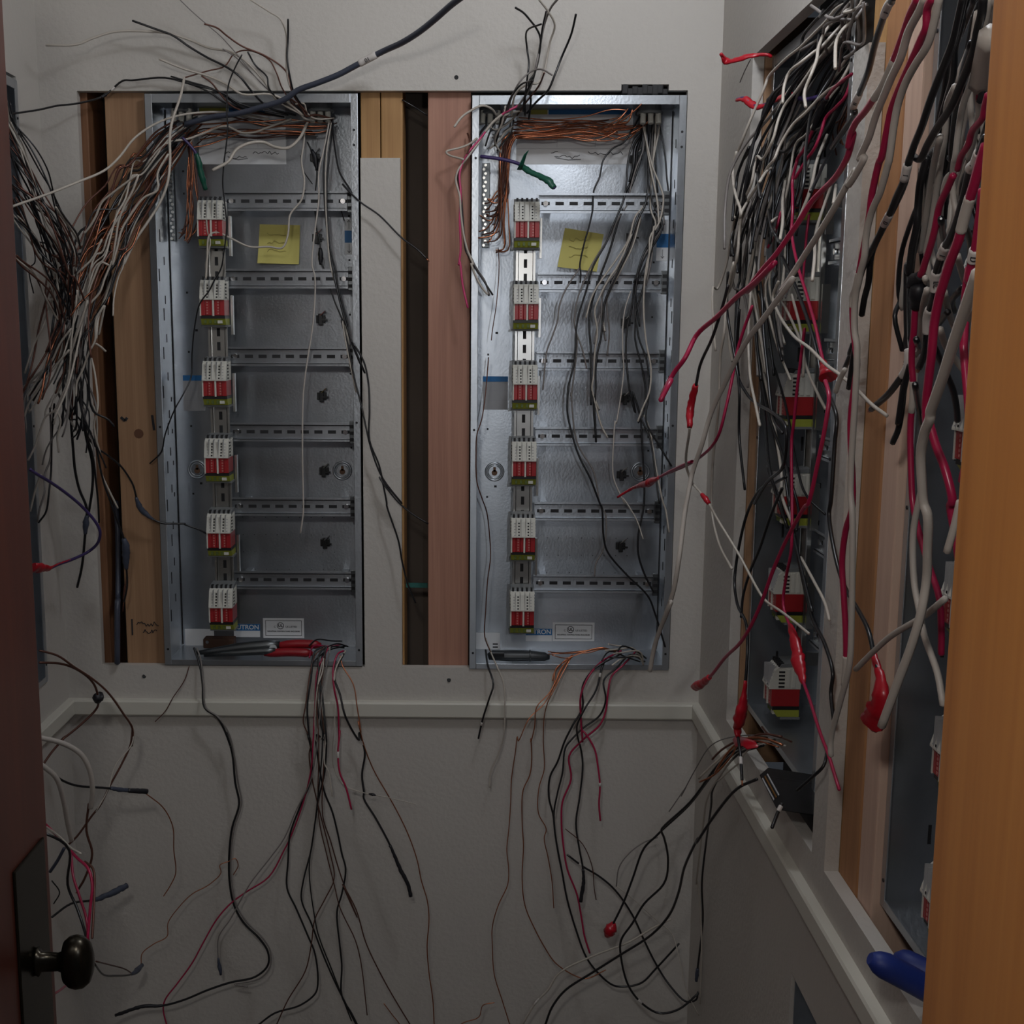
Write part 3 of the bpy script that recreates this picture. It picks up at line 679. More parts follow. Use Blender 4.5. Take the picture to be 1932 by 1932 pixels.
# parts: ('m',a,b) white marker sleeve, ('t',a,b,material,[radii]) tape, ('k',) bare copper tip at the end, ('x',t,'D') printed mark
def limit_y(p, r):
    x, z = p.x, p.z - H
    for o in (oL, oR):
        if o.x + .012 < x < o.x + EW * K - .012 and o.z + .010 < p.z < o.z + EH * K - .012: return BACK + ED * K - .006 - r
    if hB + .004 < z < hT - .004:
        if hL + .003 < x < -.591 or -.109 < x < -.072: return 2.06
        if hL < x < oL.x or s1 < x < oR.x: return 1.970 - r
    if zb - .012 < p.z < zt + .012: return BACK - .018 - r
    return BACK - .0045 - r
def limit_x(p, r):
    y, z = p.y, p.z - H
    if RAy - EW * K * RAK + .012 < y < RAy - .012 and OB + .02 < z < OT - .015: return RAX + ED * K - .008 - r
    if RB0 + .01 < y < RBy - .012 and OB + .02 < z < OT - .01: return RBX + ED * K - .008 - r
    if RBy - .012 <= y < RB1 - .003 and OB < z < OT: return .4075 - r
    if RA0 + .004 < y < RA1 - .004 and OB + .005 < z < OT - .005: return .4075 - r
    if RB0 < y < RB1 - .004 and OB + .005 < z < OT - .005: return .4165 - r
    if zb - .012 < p.z < zt + .012: return RIGHT - .018 - r
    return RIGHT - .003 - r
def clear(path, r):
    '''keep a wire in front of walls, lips, studs and the chair rail, pulling it out along the line of sight'''
    n = len(path); cam_ = Vector((0, 0, H)); base = [p.copy() for p in path]; sc = [1.0] * n
    for it in range(3):
        al = []
        for i in range(n):
            p = cam_ + (base[i] - cam_) * sc[i]; s = sc[i]
            a, b = limit_y(p, r), limit_x(p, r)
            if p.y > a: s = min(s, a / base[i].y)
            if p.x > b and base[i].x > .05: s = min(s, b / base[i].x)
            if p.x < LEFT + .004 + r: s = min(s, (LEFT + .004 + r) / base[i].x)
            al.append(s)
        mn = [min(al[max(0, i - 3):i + 4]) for i in range(n)]
        sc = [min(al[i], sum(mn[max(0, i - 3):i + 4]) / len(mn[max(0, i - 3):i + 4])) for i in range(n)]
    for i in range(n): path[i].xyz = cam_ + (base[i] - cam_) * sc[i]
    return path
WN = 0
FILL = []
def wire(col, r, d, s, label, group=None, parts=(), name='wire', cat='wire', path=None, k=5):
    global WN
    WN += 1
    path = smooth(place3(track(s), d), k) if path is None else path
    r *= .00092; clear(path, r); o = path[0].copy()
    w = tag(obj(name, tube(path, r, o), W[col], None, None, None), label, cat, group); w.location = o
    for p in parts:
        if p[0] == 'm':
            bm = tube(sub(path, p[1], p[2]), r * 1.22, o, 10); c = obj('marker_sleeve', bm, W['marker'], w)
            if len(p) > 3:
                q = sub(path, p[1], p[2]); a, b = q[0], q[-1]; mid = (a + b) / 2; ax = (b - a).normalized(); v = (Vector((0, 0, H)) - mid); v = (v - ax * v.dot(ax)).normalized()
                yv = v.cross(ax); M = Matrix((ax, yv, v)).transposed()
                t = text_mesh(p[3], r * 1.9, INK, c, mid - o + v * r * 1.25, M.to_euler(), 'printed_mark')
        elif p[0] == 't':
            q = sub(path, p[1], p[2]); rr = [x * .00092 for x in p[4]] if len(p) > 4 else [r * 1.35] * 3
            m_ = max(8, int(sum((b - a).length for a, b in zip(q, q[1:])) / .004)); q = [sub(q, t / m_, 1)[0] for t in range(m_)] + [q[-1]]
            rr = [lerp_list(rr, t / m_) * random.uniform(1.08, 1.38) for t in range(m_ + 1)]; q = [v + Vector([random.uniform(-.12, .12) * w_ for _ in range(3)]) for v, w_ in zip(q, rr)]
            obj('tape_wrap', tube(q, rr, o, 10, p[5] if len(p) > 5 else 1.0), W[p[3]], w)['label'] = {'redtape': 'red tape', 'greentape': 'green tape', 'blacktape': 'black tape', 'bluetape': 'slate tape'}[p[3]]
        elif p[0] == 'k':
            d_ = (path[-1] - path[-2]).normalized(); obj('bare_tip', tube([path[-1] - d_ * .001, path[-1] + d_ * .007], r * .6, o, 6), COPPER, w)
        elif p[0] == 'c':
            q = sub(path, p[1], p[2]); obj('coloured_section', tube(q, r * 1.12, o, 8), W[p[3]], w)['label'] = p[3] + ' section'
    return w
def strands(s, d, n, cols, label, group, r=(1.3, 1.9), spread=.010, cut=(0.0, .12), name='wire', cat='wire'):
    """n separate wires that follow one traced run, each with its own wander"""
    base = place3(track(s), d)
    for i in range(n):
        off = Vector((random.gauss(0, spread), random.gauss(0, spread * .8), random.gauss(0, spread))); ph = [random.uniform(0, 6.28) for _ in range(3)]
        pts = []
        for j, p in enumerate(base):
            u = j / (len(base) - 1)
            wv = Vector((math.sin(u * 7 + ph[0]), math.sin(u * 6 + ph[1]), math.sin(u * 8 + ph[2]))) * spread * .8
            pts.append(p + off * (.5 + .9 * u) + wv * (.4 + u))
        path = smooth(pts, 4); path = sub(path, random.uniform(0, cut[0]), 1 - random.uniform(0, cut[1]))
        col = random.choice(cols); nm = {'copper': 'copper', 'deep': 'copper', 'brown': 'brownish', 'pale': 'pale', 'slate': 'dark'}.get(col, col)
        rr = random.uniform(*r)
        if name == 'wire': FILL.append((rr, col, path, label.format(nm), group))
        else: wire(col, rr, None, None, label.format(nm), group, path=path, name=name, cat='ground wire')

# --- above the dim panel
g = None
wire('black', 1.9, 'Y1.90,1.93,2.0', 'A1 690,108 820,155 900,185 980,240 1080,300 1180,350 1250,400 1310,475 1400,560 1540,600', 'black wire above the dim panel reaching diagonally up towards the door')
wire('white', 2.0, 'Y1.86,1.93,2.0', 'A1 240,235 400,232 480,200 600,165 760,163 880,175 980,205 1090,250 1200,270 1280,320 1380,430 1440,520 1580,600', 'white wire waving across the bare wall above the dim panel, nearest its corner')
wire('white', 1.9, 'Y1.90,1.94,2.0', 'A1 830,308 960,360 1080,395 1180,440 1260,490 1400,490 1470,515 1580,600', 'white wire whose cut end rises just above the top edge of the dim panel')
wire('black', 1.7, 'Y1.80,1.94,1.96,2.0', 'A1 30,597 200,572 300,550 395,540 540,500 640,420 690,418 860,405 1000,440 1150,480 1250,540 1500,600', 'dark wire crossing the dark cavity and looping over the top of the dim panel', None, (('m', .405, .42), ('t', .365, .385, 'blacktape')))
wire('brown', 1.5, 'Y1.88,1.94,2.0', 'A1 1065,125 1130,145 1180,185 1260,240 1380,290 1470,350 1500,390 1510,440 1530,500 1600,590', 'dark wire with hooked tip above the middle of the dim panel')
wire('grey', .9, 'Y1.90,1.94,2.0', 'A1 930,-8 1000,60 1080,130 1150,190 1240,290 1330,400 1400,470 1560,580', 'thin grey wire rising out of view above the dim panel')
wire('brown', 1.2, 'Y1.92,1.94,2.0', 'A1 960,405 1080,370 1170,345 1220,280 1290,262 1400,310 1440,380 1470,460 1560,590', 'brown wire arching above the dim panel')
wire('white', 1.3, 'Y1.88,1.94,2.0', 'A1 1290,-10 1400,60 1460,100 1490,180 1490,300 1500,420 1540,510 1610,600', 'thin white wire dropping from the top of the photo to the dim panel clamp')
wire('black', 1.7, 'Y1.90,1.94,2.0', 'A1 1500,100 1500,200 1495,300 1510,400 1530,480 1600,590', 'short upright black wire above the dim panel clamp')
wire('black', 1.5, 'Y1.92,1.95,2.0', 'A1 1290,270 1330,340 1390,400 1400,460 1480,540 1590,600', 'short curled black wire just above the dim panel')
wire('grey', 1.1, 'Y1.92,1.95,2.0', 'A1 1160,255 1230,300 1300,370 1370,440 1430,500 1580,600', 'thin grey wire beside the curled black wire above the dim panel')
wire('black', 1.3, 'Y1.90,1.95,1.99', 'A1 1260,285 1230,340 1190,440 1180,560 1185,680 1165,860 1160,960 1170,1060 1180,1180 1165,1320 1150,1400 A2 1115,220 1090,270 1040,340 1015,450 1000,600 995,720 960,800 910,890 860,1020 840,1110 780,1172', 'thin black wire over the dim panel top block, slanting down onto the tan stud')
for i, s in enumerate(('890,398 1000,430 1100,460 1170,500 1260,560', '900,412 1010,445 1090,480 1180,540 1290,570', '1050,395 1100,430 1140,480 1220,560')):
    wire('black' if i < 2 else 'brown', 1.5, 'Y1.93,1.95,2.0', 'A1 ' + s + ' 1480,610', 'short dark wire lying along the top edge of the dim panel', 'short wires along the top edge of the dim panel')
wire('slate', 5.0, 'Y1.70,1.88,1.92,1.96', 'N 880,-12 853,8 820,37 791,60 759,80 722,97 672,123 640,140 600,156 562,170 536,188 489,203 449,214 399,221 350,234', 'thick slate cable with white marker sweeping up across the wall between the panels', None, (('m', .41, .46, '10'),), 'cable', 'cable')
wire('white', 1.9, 'Y1.62,1.75,1.94,2.0', 'A1 65,1075 250,1010 400,950 540,890 620,820 700,720 800,650 900,610 1000,590 1180,585 1400,620', 'pale wire running from the door across the dark cavity into the dim panel')
wire('white', 2.3, 'Y1.92,1.86,1.84,1.78', 'A1 960,405 940,500 900,620 885,700 885,850 870,960 830,1060 780,1140 700,1260 640,1380 A2 640,110 570,240 540,330 510,420 500,520', 'white wire hanging in a long bow down the flange of the dim panel')
wire('white', 2.0, 'Y2.0,1.95,1.88', 'G2 1300,290 1080,370 1000,400 880,405 740,350 560,410 420,460 290,480 200,530 100,640 30,760 A1 700,960 650,1100 610,1250 580,1380 A2 560,60 530,160', 'white wire running sideways through the dim panel and bending down into the tangle')
wire('white', 2.7, 'Y1.90,1.93,2.0', 'A1 1108,886 1190,840 1230,780 1300,745 1370,740 1430,765 1500,770 1560,720 1600,640', 'thick white wire with blunt cut end before the dim panel printed sheet')
wire('white', 1.8, 'Y2.02,1.98,1.95', 'A1 1590,660 1580,760 1570,840 1585,940 1570,1040 1510,1120 1500,1220 1470,1290 1400,1285 1300,1285 1200,1240 1130,1210 1090,1225 1080,1330 1075,1400 1072,1450', 'white wire looping across the square sticky note to the topmost block of the dim panel')
wire('white', 1.6, 'Y1.96,1.97', 'A1 1075,1140 1080,1200 1095,1260 1080,1330 1072,1400 A2 1078,160', 'short white wire on the levers of the topmost block of the dim panel')
wire('pale', 1.5, 'Y2.0,1.97,1.95', 'A1 1715,630 1690,760 1660,900 1660,1040 1640,1200 1625,1380 A2 1640,200 1630,440 1600,640 1580,800 1575,1100 1580,1380 A3 1580,180 1565,290', 'long pale wire hanging straight down the plate of the dim panel')
wire('black', 1.7, 'Y2.0,1.97,1.93,1.92', 'A1 1735,640 1715,800 1700,1000 1705,1150 1730,1380 A2 1740,200 1800,440 1850,590 1900,700 B2 40,540 100,640 125,760 130,900 130,1050 180,1180 205,1300 220,1380 B3 220,150 280,330 300,440 330,560 370,655', 'black wire hanging over the drywall strip to a point low in the gap', None)
wire('black', 1.6, 'Y2.0,1.97,1.93,1.92', 'A1 1720,650 1690,820 1690,1050 1710,1250 1745,1400 A2 1760,250 1810,460 B2 -15,420 20,560 50,720 90,880 140,1100 200,1250 300,1380 B3 180,0 270,120 350,190 435,243', 'black wire crossing the drywall strip and ending against the reddish stud')
wire('white', 1.4, 'Y2.0,1.97,1.96', 'A1 1725,640 1700,800 1695,1000 1700,1150 1720,1380 A2 1745,230 1800,460 1820,560 B2 -10,430 10,560 60,800', 'white wire beside the black pair at the edge of the dim panel')
wire('black', 1.6, 'Y2.0,1.94,1.92', 'A1 1730,650 1745,780 1770,900 1830,1000 B1 -10,960 80,1050 180,1120 300,1240 380,1300 425,1345', 'black wire with bare tip looping over the drywall strip towards the upper gap', None, (('k',),))
wire('black', 1.4, 'Y2.03,2.01', 'A1 1600,740 1640,820 1650,900 1640,1050 1650,1200 1665,1260 1670,1380 A2 1670,120 1700,200 1740,320 1790,440 1830,540', 'cable-tied black wire along the plate of the dim panel', None, (('t', .04, .14, 'blacktape', (2, 4, 3.5, 2)), ('t', .50, .58, 'blacktape', (2, 4, 4, 2))))
wire('black', 1.0, 'Y2.03,2.02', 'G2 1380,600 1400,720 1480,840', 'short thin black wire near the clamp of the dim panel')
wire('black', 1.0, 'Y2.03,2.02', 'G2 1410,890 1470,940 1580,980 1700,1030 1750,1150', 'thin black wire across the topmost rail of the dim panel')
strands('G2 1620,300 1480,290 1380,270 1300,220 1200,170', 'Y2.0,1.97', 4, ['white', 'brown'], '{} wire knotted beside the clamp of the dim panel', 'wires beside the clamp of the dim panel', spread=.006)
strands('G2 1640,320 1500,340 1300,340 1080,350 900,320 700,320 500,350 380,400', 'Y2.02,2.0', 7, ['brown', 'copper', 'white', 'brown'], '{} wire running sideways behind the slate cable in the dim panel', 'sideways wires in the dim panel', (1.0, 1.5), .009)
strands('G2 1500,420 1250,420 1000,430 800,420 600,440 480,480', 'Y2.04,2.03', 5, ['copper', 'brown'], '{} ground wire along the printed sheet of the dim panel', 'ground wires along the sheet of the dim panel', (.9, 1.2), .005)
strands('G2 430,430 440,560 450,700 445,900 450,1050 440,1180 400,1290 350,1320', 'Y2.02,2.03', 12, ['copper', 'brown', 'copper'], '{} ground wire in the upright bundle beside the ground bar of the dim panel', 'upright ground wires in the dim panel', (.9, 1.3), .006, name='ground_wire')
wire('purple', 2.6, 'Y1.96,1.98', 'G2 380,450 430,500 480,560 510,620 530,720 550,800 575,890', 'green-taped wire hanging beside the copper bundle in the dim panel', None, (('t', .35, 1, 'greentape', (2.8, 4, 4.5, 3)),))
# --- tangle beside the door
TG = 'tangle of wires beside the open door'
TL = '{} wire in the dense tangle fanning down beside the open door'
CO = ['white', 'black', 'brown', 'black', 'brown', 'deep', 'brown']
LG = 'wires fanning from the door-side panel edge'; LLb = '{} wire slanting from the panel edge at the door into the tangle'
for s, n in (('F1 75,240 110,400 190,560 270,680 350,820 430,980 500,1130 560,1300 640,1540 700,1760 740,1930 F2 700,300 720,600', 5),
             ('F1 80,480 130,600 200,720 270,880 340,1060 400,1240 440,1350 520,1500 620,1680 690,1850 F2 700,400 740,760', 6),
             ('F1 100,750 200,880 280,1000 350,1130 400,1290 480,1420 560,1560 640,1760 700,1932 F2 690,500 720,800', 6),
             ('F1 120,1060 230,1180 300,1300 380,1480 470,1620 570,1760 640,1900 F2 640,300 700,700', 6),
             ('F1 120,1200 200,1340 300,1520 400,1700 500,1830 590,1932 F2 600,400 640,760', 6),
             ('F1 140,1400 260,1560 360,1720 450,1880 F2 500,250 600,500 640,760', 5)):
    strands(s, 'Y1.66,1.70,1.76', n, ['black', 'brown', 'white', 'brown', 'brown', 'black', 'black'], LLb, LG, (1.0, 1.6), .009)
wire('white', 1.7, 'Y1.62,1.76', 'F1 580,1330 680,1480 780,1620 830,1720', TL.format('white'), TG); wire('black', 1.6, 'Y1.62,1.76', 'F1 590,1310 700,1470 800,1610 840,1760', TL.format('black'), TG)
strands('F2 160,195 250,260 350,340 450,470 530,600 610,740 660,860', 'Y1.58,1.72', 4, ['black', 'white', 'brown'], 'wire bowing from the panel edge at the door, {}, lowest of the slanting ones', 'lowest slanting wires at the door', (1.3, 1.8), .005)
for s, n in (('G2 480,350 350,450 200,600 60,800 -60,950 -160,1120 F1 1000,1500 880,1700 800,1900 F2 700,500 620,800 540,1100 430,1500', 7),
             ('G2 380,330 260,420 150,560 40,680 F1 1380,900 1280,1150 1150,1350 1050,1600 950,1850 F2 860,250 780,500 760,760 740,1000 700,1300 600,1600', 9),
             ('G2 400,400 300,520 200,660 100,800 F1 1500,1150 1350,1400 1250,1600 1180,1800 F2 1100,200 1000,420 940,620 880,800 830,1000 800,1250 790,1600', 9),
             ('G2 330,560 180,750 160,900 F1 1560,1250 1400,1400 1280,1600 F2 1200,200 1100,400 1040,560 940,700 860,840 790,1020 740,1200 690,1500 600,1800', 7)):
    strands(s, 'Y2.0,1.86,1.78,1.74', n, CO, TL, TG, (1.3, 2.0), .014, (.0, .3))
for s, n in (('F2 700,600 740,900 760,1200 720,1500 640,1800 F3 480,300 460,500', 6), ('F2 860,700 830,1000 840,1300 830,1600 F3 760,200 820,500 860,700', 7), ('F2 780,820 640,1100 540,1350 440,1600 F3 350,250 300,500', 6),
             ('F2 900,800 860,1100 880,1400 900,1700 F3 880,200 900,420 930,700', 6), ('F2 720,900 600,1200 480,1450 360,1650 290,1800', 5), ('F2 800,1100 780,1500 700,1800 F3 640,250 560,420', 5)):
    strands(s, 'Y1.78,1.80', n, ['white', 'grey', 'black', 'black', 'brown', 'black', 'grey'], TL, TG, (1.3, 2.0), .013, (.1, .35))
for s in ('F1 1430,990 1280,1100 1150,1200 1060,1280 1000,1420 930,1540 880,1600', 'F1 1440,1000 1380,1160 1280,1350 1230,1500 1200,1700 1150,1932 F2 1060,250 980,400 900,620',
          'F1 1750,780 1640,980 1640,1150 1500,1230 1380,1380 1270,1560 1220,1750 1170,1932 F2 1170,240 1090,420 1040,560 920,700 850,830 790,1000 740,1150', 'F2 1060,10 960,210 850,320 720,440 600,560 540,650 500,760 440,930 350,1110 310,1230 260,1400',
          'F2 740,940 620,1100 540,1270 420,1390 300,1500', 'F2 720,1160 600,1300 480,1450 380,1600 300,1720 255,1850', 'F2 1080,700 1000,850 990,1060 930,1180 860,1370 800,1500 790,1640', 'F2 1000,1095 1050,1130 1100,1175',
          'F2 800,540 790,700 760,900 740,1100 730,1300 700,1500 620,1700 560,1932', 'F2 1090,700 1060,850 1030,1000', 'F2 910,650 850,850 780,1060 730,1230', 'F2 660,1600 560,1800 F3 440,180 380,330 330,480 270,600', 'F3 540,120 580,220 550,380 565,525', 'F3 390,740 340,880 290,1090'):
    wire('white', 1.75, 'Y1.74,1.76', s, TL.format('white'), TG)
for i, s in enumerate(('690,0 680,180 700,480 720,700 760,880 830,1060 820,1250 800,1500 780,1650 740,1820', '780,0 800,200 830,400 880,600 890,800 860,1050 820,1250', '480,100 490,400 480,600 430,740 430,900 380,1070 360,1190', '520,60 495,420 490,700 470,900 440,1100 370,1200',
           '800,100 830,350 890,560 920,800 940,1000 950,1200', '900,300 930,500 990,800 1060,1000 1130,1200 1200,1400 1210,1600 1220,1800 1190,1960')):
    wire('black' if i not in (2,) else 'grey', 2.4 if i in (0, 1) else 1.8, 'Y1.82,1.90', 'F3 ' + s, ('dark wire with taped joint ending in a thin tail on the drywall beside the cavity' if i == 0 else 'dark wire hanging below the tangle in front of the cavity'), None if i == 0 else 'dark wires below the tangle', (('t', .60, .70, 'bluetape', (2.5, 4.5, 4, 2.5)),) if i in (0,) else (('t', .62, .8, 'bluetape', (3, 6, 5, 3)),) if i == 5 else ())
wire('white', 1.8, 'Y1.82,1.90', 'F3 840,0 910,120 930,250 930,500 970,720 1050,900 1130,1060', 'white wire hanging from the tangle across the dark cavity')
wire('black', 1.8, 'Y1.85,1.93,1.97', 'F3 800,300 870,420 940,490 1040,560 1160,660 1250,790 1280,850 1340,1050 1440,1150 1560,1205 1779,1210 A3 960,245 1040,275 1100,310', 'black wire with slate tape joint running to the fifth block of the dim panel', None, (('t', .50, .66, 'bluetape', (2, 4.2, 4, 2)),))
wire('purple', 2.6, 'Y1.66,1.78,1.84,1.70', 'F3 290,690 330,720 480,810 650,930 800,1060 920,1200 960,1290 940,1390 860,1470 700,1550 560,1600 470,1640 400,1640 310,1630', 'purple wire looping over the cavity edge, its end wrapped in red tape', None, (('t', .76, 1, 'redtape', (2.4, 2.6, 3.5, 8, 9), .5),))
wire('slate', 5.5, 'Y2.0', 'F3 1110,1000 1130,1300 1130,1932 A3 612,650 611,970', 'grey cable standing in the dark cavity beside the tan stud', None, (), 'cable', 'cable')
wire('brown', 1.2, 'Y1.97', 'F3 1180,1450 1215,1700 1180,1932 A3 650,560 640,700', 'thin brown wire in the dark cavity')
# --- low by the door
wire('brown', 1.8, 'Y1.66,1.80,1.72', 'A3 205,903 300,930 380,985 480,1050 560,1120 640,1230 690,1310 685,1400 A4 690,60 680,150 640,240 570,370 520,470 480,520 400,630 330,700 280,790', 'brown and white wire pair making a big loop below the door-side panel')
wire('white', 1.0, 'Y1.66,1.80,1.72', 'A3 208,906 305,930 390,985 490,1052 570,1124 650,1236 697,1315 690,1400 A4 696,60 686,150 600,260 565,380 500,500', 'thin pale wire following the brown big loop near the door')
wire('brown', 2.0, 'Y1.66,1.78,1.70', 'A3 205,966 330,975 430,1020 490,1080 512,1170 500,1210 420,1290 320,1370 A4 340,110 270,190 215,270', 'dark wire below the door-side panel with a black tape knot at its bend', None, (('t', .44, .50, 'blacktape', (3, 8, 7, 3)),))
wire('pale', 4.2, 'Y1.60,1.66', 'A4 200,112 330,145 420,200 465,280 482,400 472,480', 'thick pale cable curling out from behind the door, upper one', None, (), 'cable', 'cable')
wire('pale', 4.2, 'Y1.60,1.66', 'A4 215,255 290,320 330,440 352,560 372,650', 'thick pale cable curling out from behind the door, lower one', None, (), 'cable', 'cable')
wire('brown', 2.0, 'Y1.66', 'A4 462,460 450,600 480,720 440,850 408,905', 'dark wire hanging from the upper thick pale cable', None, (('k',),))
wire('white', 1.7, 'Y1.52,1.45,1.42', 'A4 235,575 320,640 370,690 420,720', 'white wire above the door knob'); wire('red', 2.2, 'Y1.52,1.45,1.42', 'A4 230,560 320,650 400,740 460,800 480,880 470,1000 455,1170', 'dark red wire hanging down to the door knob, outermost')
wire('black', 2.0, 'Y1.64,1.5,1.42', 'A4 -230,480 200,600 360,700 352,880 400,1000 440,1120 460,1200', 'black wire hanging down behind the door knob'); wire('red', 2.0, 'Y1.5,1.42', 'A4 372,720 380,830 410,930 450,1060 460,1180', 'dark red wire hanging down to the door knob, innermost')
wire('brown', 1.9, 'Y1.5,1.42', 'A4 440,760 485,800 490,950 480,1160', 'brown wire hanging down to the door knob')
wire('black', 2.0, 'Y1.66,1.78', 'A4 275,305 330,340 400,365 560,378 650,388 765,396 ', 'dark wire crossing by the door with black taped end', None, (('t', .62, .80, 'grey' if False else 'bluetape', (2.3, 3, 3)), ('t', .80, 1, 'blacktape', (3, 4, 3.6))))
wire('copper', 1.0, 'Y1.78,1.86', 'A4 762,408 850,480 900,580 905,700 915,820 890,880 852,940', 'bare copper wire hooking down from the black taped end')
wire('black', 2.0, 'Y1.7,1.84', 'A4 270,1050 370,980 490,960 560,935 662,885', 'slate taped wire end sticking up behind the door knob', None, (('t', .52, 1, 'bluetape', (2.3, 4, 5, 4)),))
wire('slate', 2.6, 'Y1.6', 'A4 260,815 300,755 335,690', 'short slate wire above the lock plate'); wire('black', 1.1, 'Y1.7', 'A4 270,860 310,920 280,980', 'thin black curl beside the door edge')
wire('copper', .9, 'Y1.86,1.93', 'A4 735,1300 740,1240 800,1190 870,1150 875,1080 930,1000 1000,930 1090,880 1150,820 1145,780 1190,760 1225,745 1240,780 1215,830', 'bare copper wire crinkling across the lower wall from the door knob')
wire('black', 1.7, 'Y1.6,1.86', 'A4 490,1290 540,1350 600,1355 690,1345 740,1300', 'black wire behind the door knob with slate taped tip', None, (('t', .78, 1, 'bluetape', (2, 4, 3)),)); wire('brown', 1.3, 'Y1.6,1.86', 'A4 500,1280 580,1300 650,1320 690,1345', 'short brown wire behind the door knob')
wire('red', 1.9, 'Y1.66,1.6', 'A4 -300,1600 100,1520 290,1445 340,1410 380,1385', 'short red wire below the door knob')
# --- below the dim panel
wire('brown', .9, 'Y1.945,1.93', 'A3 985,985 960,1060 900,1150 860,1220 808,1274', 'thin brown wire slanting down from the corner of the dim panel')
D = 'Y2.0,1.935,1.92,1.90,1.88'
wire('black', 2.1, D, 'A3 1010,890 1040,980 1055,1080 1065,1200 1130,1250 1170,1320 1200,1400 A4 1180,90 1210,200 1225,350 1245,460 1210,580 1195,700 1195,860 1220,990 1270,1080 1350,1160 1395,1230 1395,1300 1330,1360 1200,1390 1080,1430 960,1480 850,1510 740,1515 600,1562', 'long black wire below the dim panel curling back towards the door', None, (('t', .91, 1, 'blacktape', (2.2, 3, 2.5)),))
wire('grey', 1.5, D, 'A3 1025,890 1045,950 1060,1080 1072,1200 1136,1250 A4 1190,90 1218,200 1240,350 1258,460 1222,580 1205,700 1206,860 1232,990 1290,1080 1370,1160 1408,1230 1405,1310 1350,1370 1220,1400 1290,1412', 'grey wire following the long black curl below the dim panel')
D = 'Y1.99,1.93,1.925,1.90,1.89'
wire('black', 1.8, D, 'A3 1690,880 1640,910 1620,1050 1600,1200 1610,1370 A4 1600,90 1620,180 1620,330 1560,480 1510,620 1500,760 1495,900 1540,1000 1600,1140 1640,1240 1655,1400 1640,1450 1560,1510 1430,1550 1340,1615', 'black wire below the dim panel ending lowest near the bottom edge')
wire('black', 1.7, D, 'A3 1700,880 1660,930 1680,1150 1700,1370 A4 1700,150 1690,300 1660,430 1640,560 1620,700 1580,860 1570,960 1620,1080 1680,1240 1750,1400 1800,1500 1860,1620', 'black wire in the middle of the hanging bunch below the dim panel')
wire('brown', 1.2, D, 'A3 1690,885 1640,930 1590,1200 1580,1280 1620,1380 A4 1610,200 1620,300 1640,400 1680,560 1720,720 1740,850 1690,960 1640,1060 1620,1200 1590,1330 1500,1480 1440,1610', 'brown wire crossing over the hanging bunch below the dim panel')
wire('white', 1.3, D, 'A3 1720,885 1700,900 1660,1050 1640,1250 1650,1380 A4 1690,100 1690,250 1710,290 1730,420', 'short white wire in the hanging bunch below the dim panel')
wire('red', 1.5, D, 'A3 1710,890 1655,1000 1640,1200 1630,1380 A4 1620,280 1580,450 1510,640 1480,700 1400,840 1280,920 1200,980 1130,1060 1060,1180 1000,1290 920,1400 860,1480 850,1530 870,1620', 'long red wire sweeping across the lower wall towards the door')
wire('black', 1.8, D, 'A3 1700,885 1650,1100 1660,1250 1690,1370 A4 1650,100 1660,250 1690,400 1730,500 1760,620 1780,720 1800,800 1780,930 1755,1020 1770,1200 1780,1300 1780,1460 1830,1550 1865,1620', 'black wire on the gap side of the hanging bunch below the dim panel')
wire('grey', 1.2, D, 'A3 1720,890 1680,1100 1660,1300 A4 1620,330 1540,500 1480,640 1400,750 1300,880 1200,1060 1140,1150 1135,1240 1150,1350', 'thin grey wire leaving the hanging bunch towards the door', None, (('t', .95, 1, 'bluetape', (1.5, 3, 2)),))
wire('brown', 1.2, D, 'A3 1700,885 1670,1150 1690,1370 A4 1680,520 1720,650 1780,850 1860,1050 B4 -10,880 60,1010 110,1180 170,1310 240,1440 345,1615', 'brown wire slanting away under the gap to the bottom edge')
wire('brown', 1.1, D, 'A3 1700,885 1650,1150 1660,1370 A4 1660,530 1700,720 1740,880 1770,1000 1850,1170 1880,1290 1912,1560', 'brown wire in the hanging bunch ending a hand above the bottom edge')
wire('black', 1.3, D, 'A3 1690,890 1665,1150 1680,1370 A4 1640,560 1610,800 1640,1060 1660,1150 1730,1330 1830,1590', 'thin black wire in the hanging bunch below the dim panel')
wire('red', 1.8, D, 'A3 1790,905 1760,920 1735,1000 1740,1100 1760,1200 1765,1380 A4 1770,80 1760,200 1770,300 1800,370 1830,488', 'red wire with white mark hanging below the dim panel corner', None, (('m', .70, .73),))
wire('white', 1.5, 'Y1.99,1.94', 'A3 1800,905 1770,950 1745,1010 1740,1060', 'short white wire at the corner of the dim panel floor'); wire('white', 1.5, 'Y1.99,1.94', 'A3 1720,890 1690,920 1680,1010 1655,1080', 'white loop over the floor edge of the dim panel')
wire('black', 2.0, D, 'A3 1790,920 1740,1030 1770,1130 1800,1250 1870,1370 A4 1870,90 1900,190 1885,310 1895,400 B4 100,430 160,530 230,660 290,800 330,880 345,942', 'black wire below the drywall strip ending in a thick blunt tip', None, (('m', .40, .415), ('t', .80, 1, 'blacktape', (2.2, 2.9, 2.9))))
wire('copper', 1.1, D, 'A3 1770,930 1785,985 1840,1080 1860,1200 1880,1330 B4 70,30 100,150 150,280 230,420 290,530 340,640 380,760 400,860 430,960 440,1060 430,1200 440,1340 460,1480 467,1620', 'long copper wire hanging under the drywall strip to the bottom edge')
wire('white', .8, D, 'A3 1750,980 1745,1200 A4 1740,80 1730,200 1740,280 1790,360 1870,395 B4 0,372 90,400 240,430 372,462', 'hair-thin white wire drifting sideways below the drywall strip', None, (('t', .80, .83, 'blacktape', (1, 2.5, 1)),))
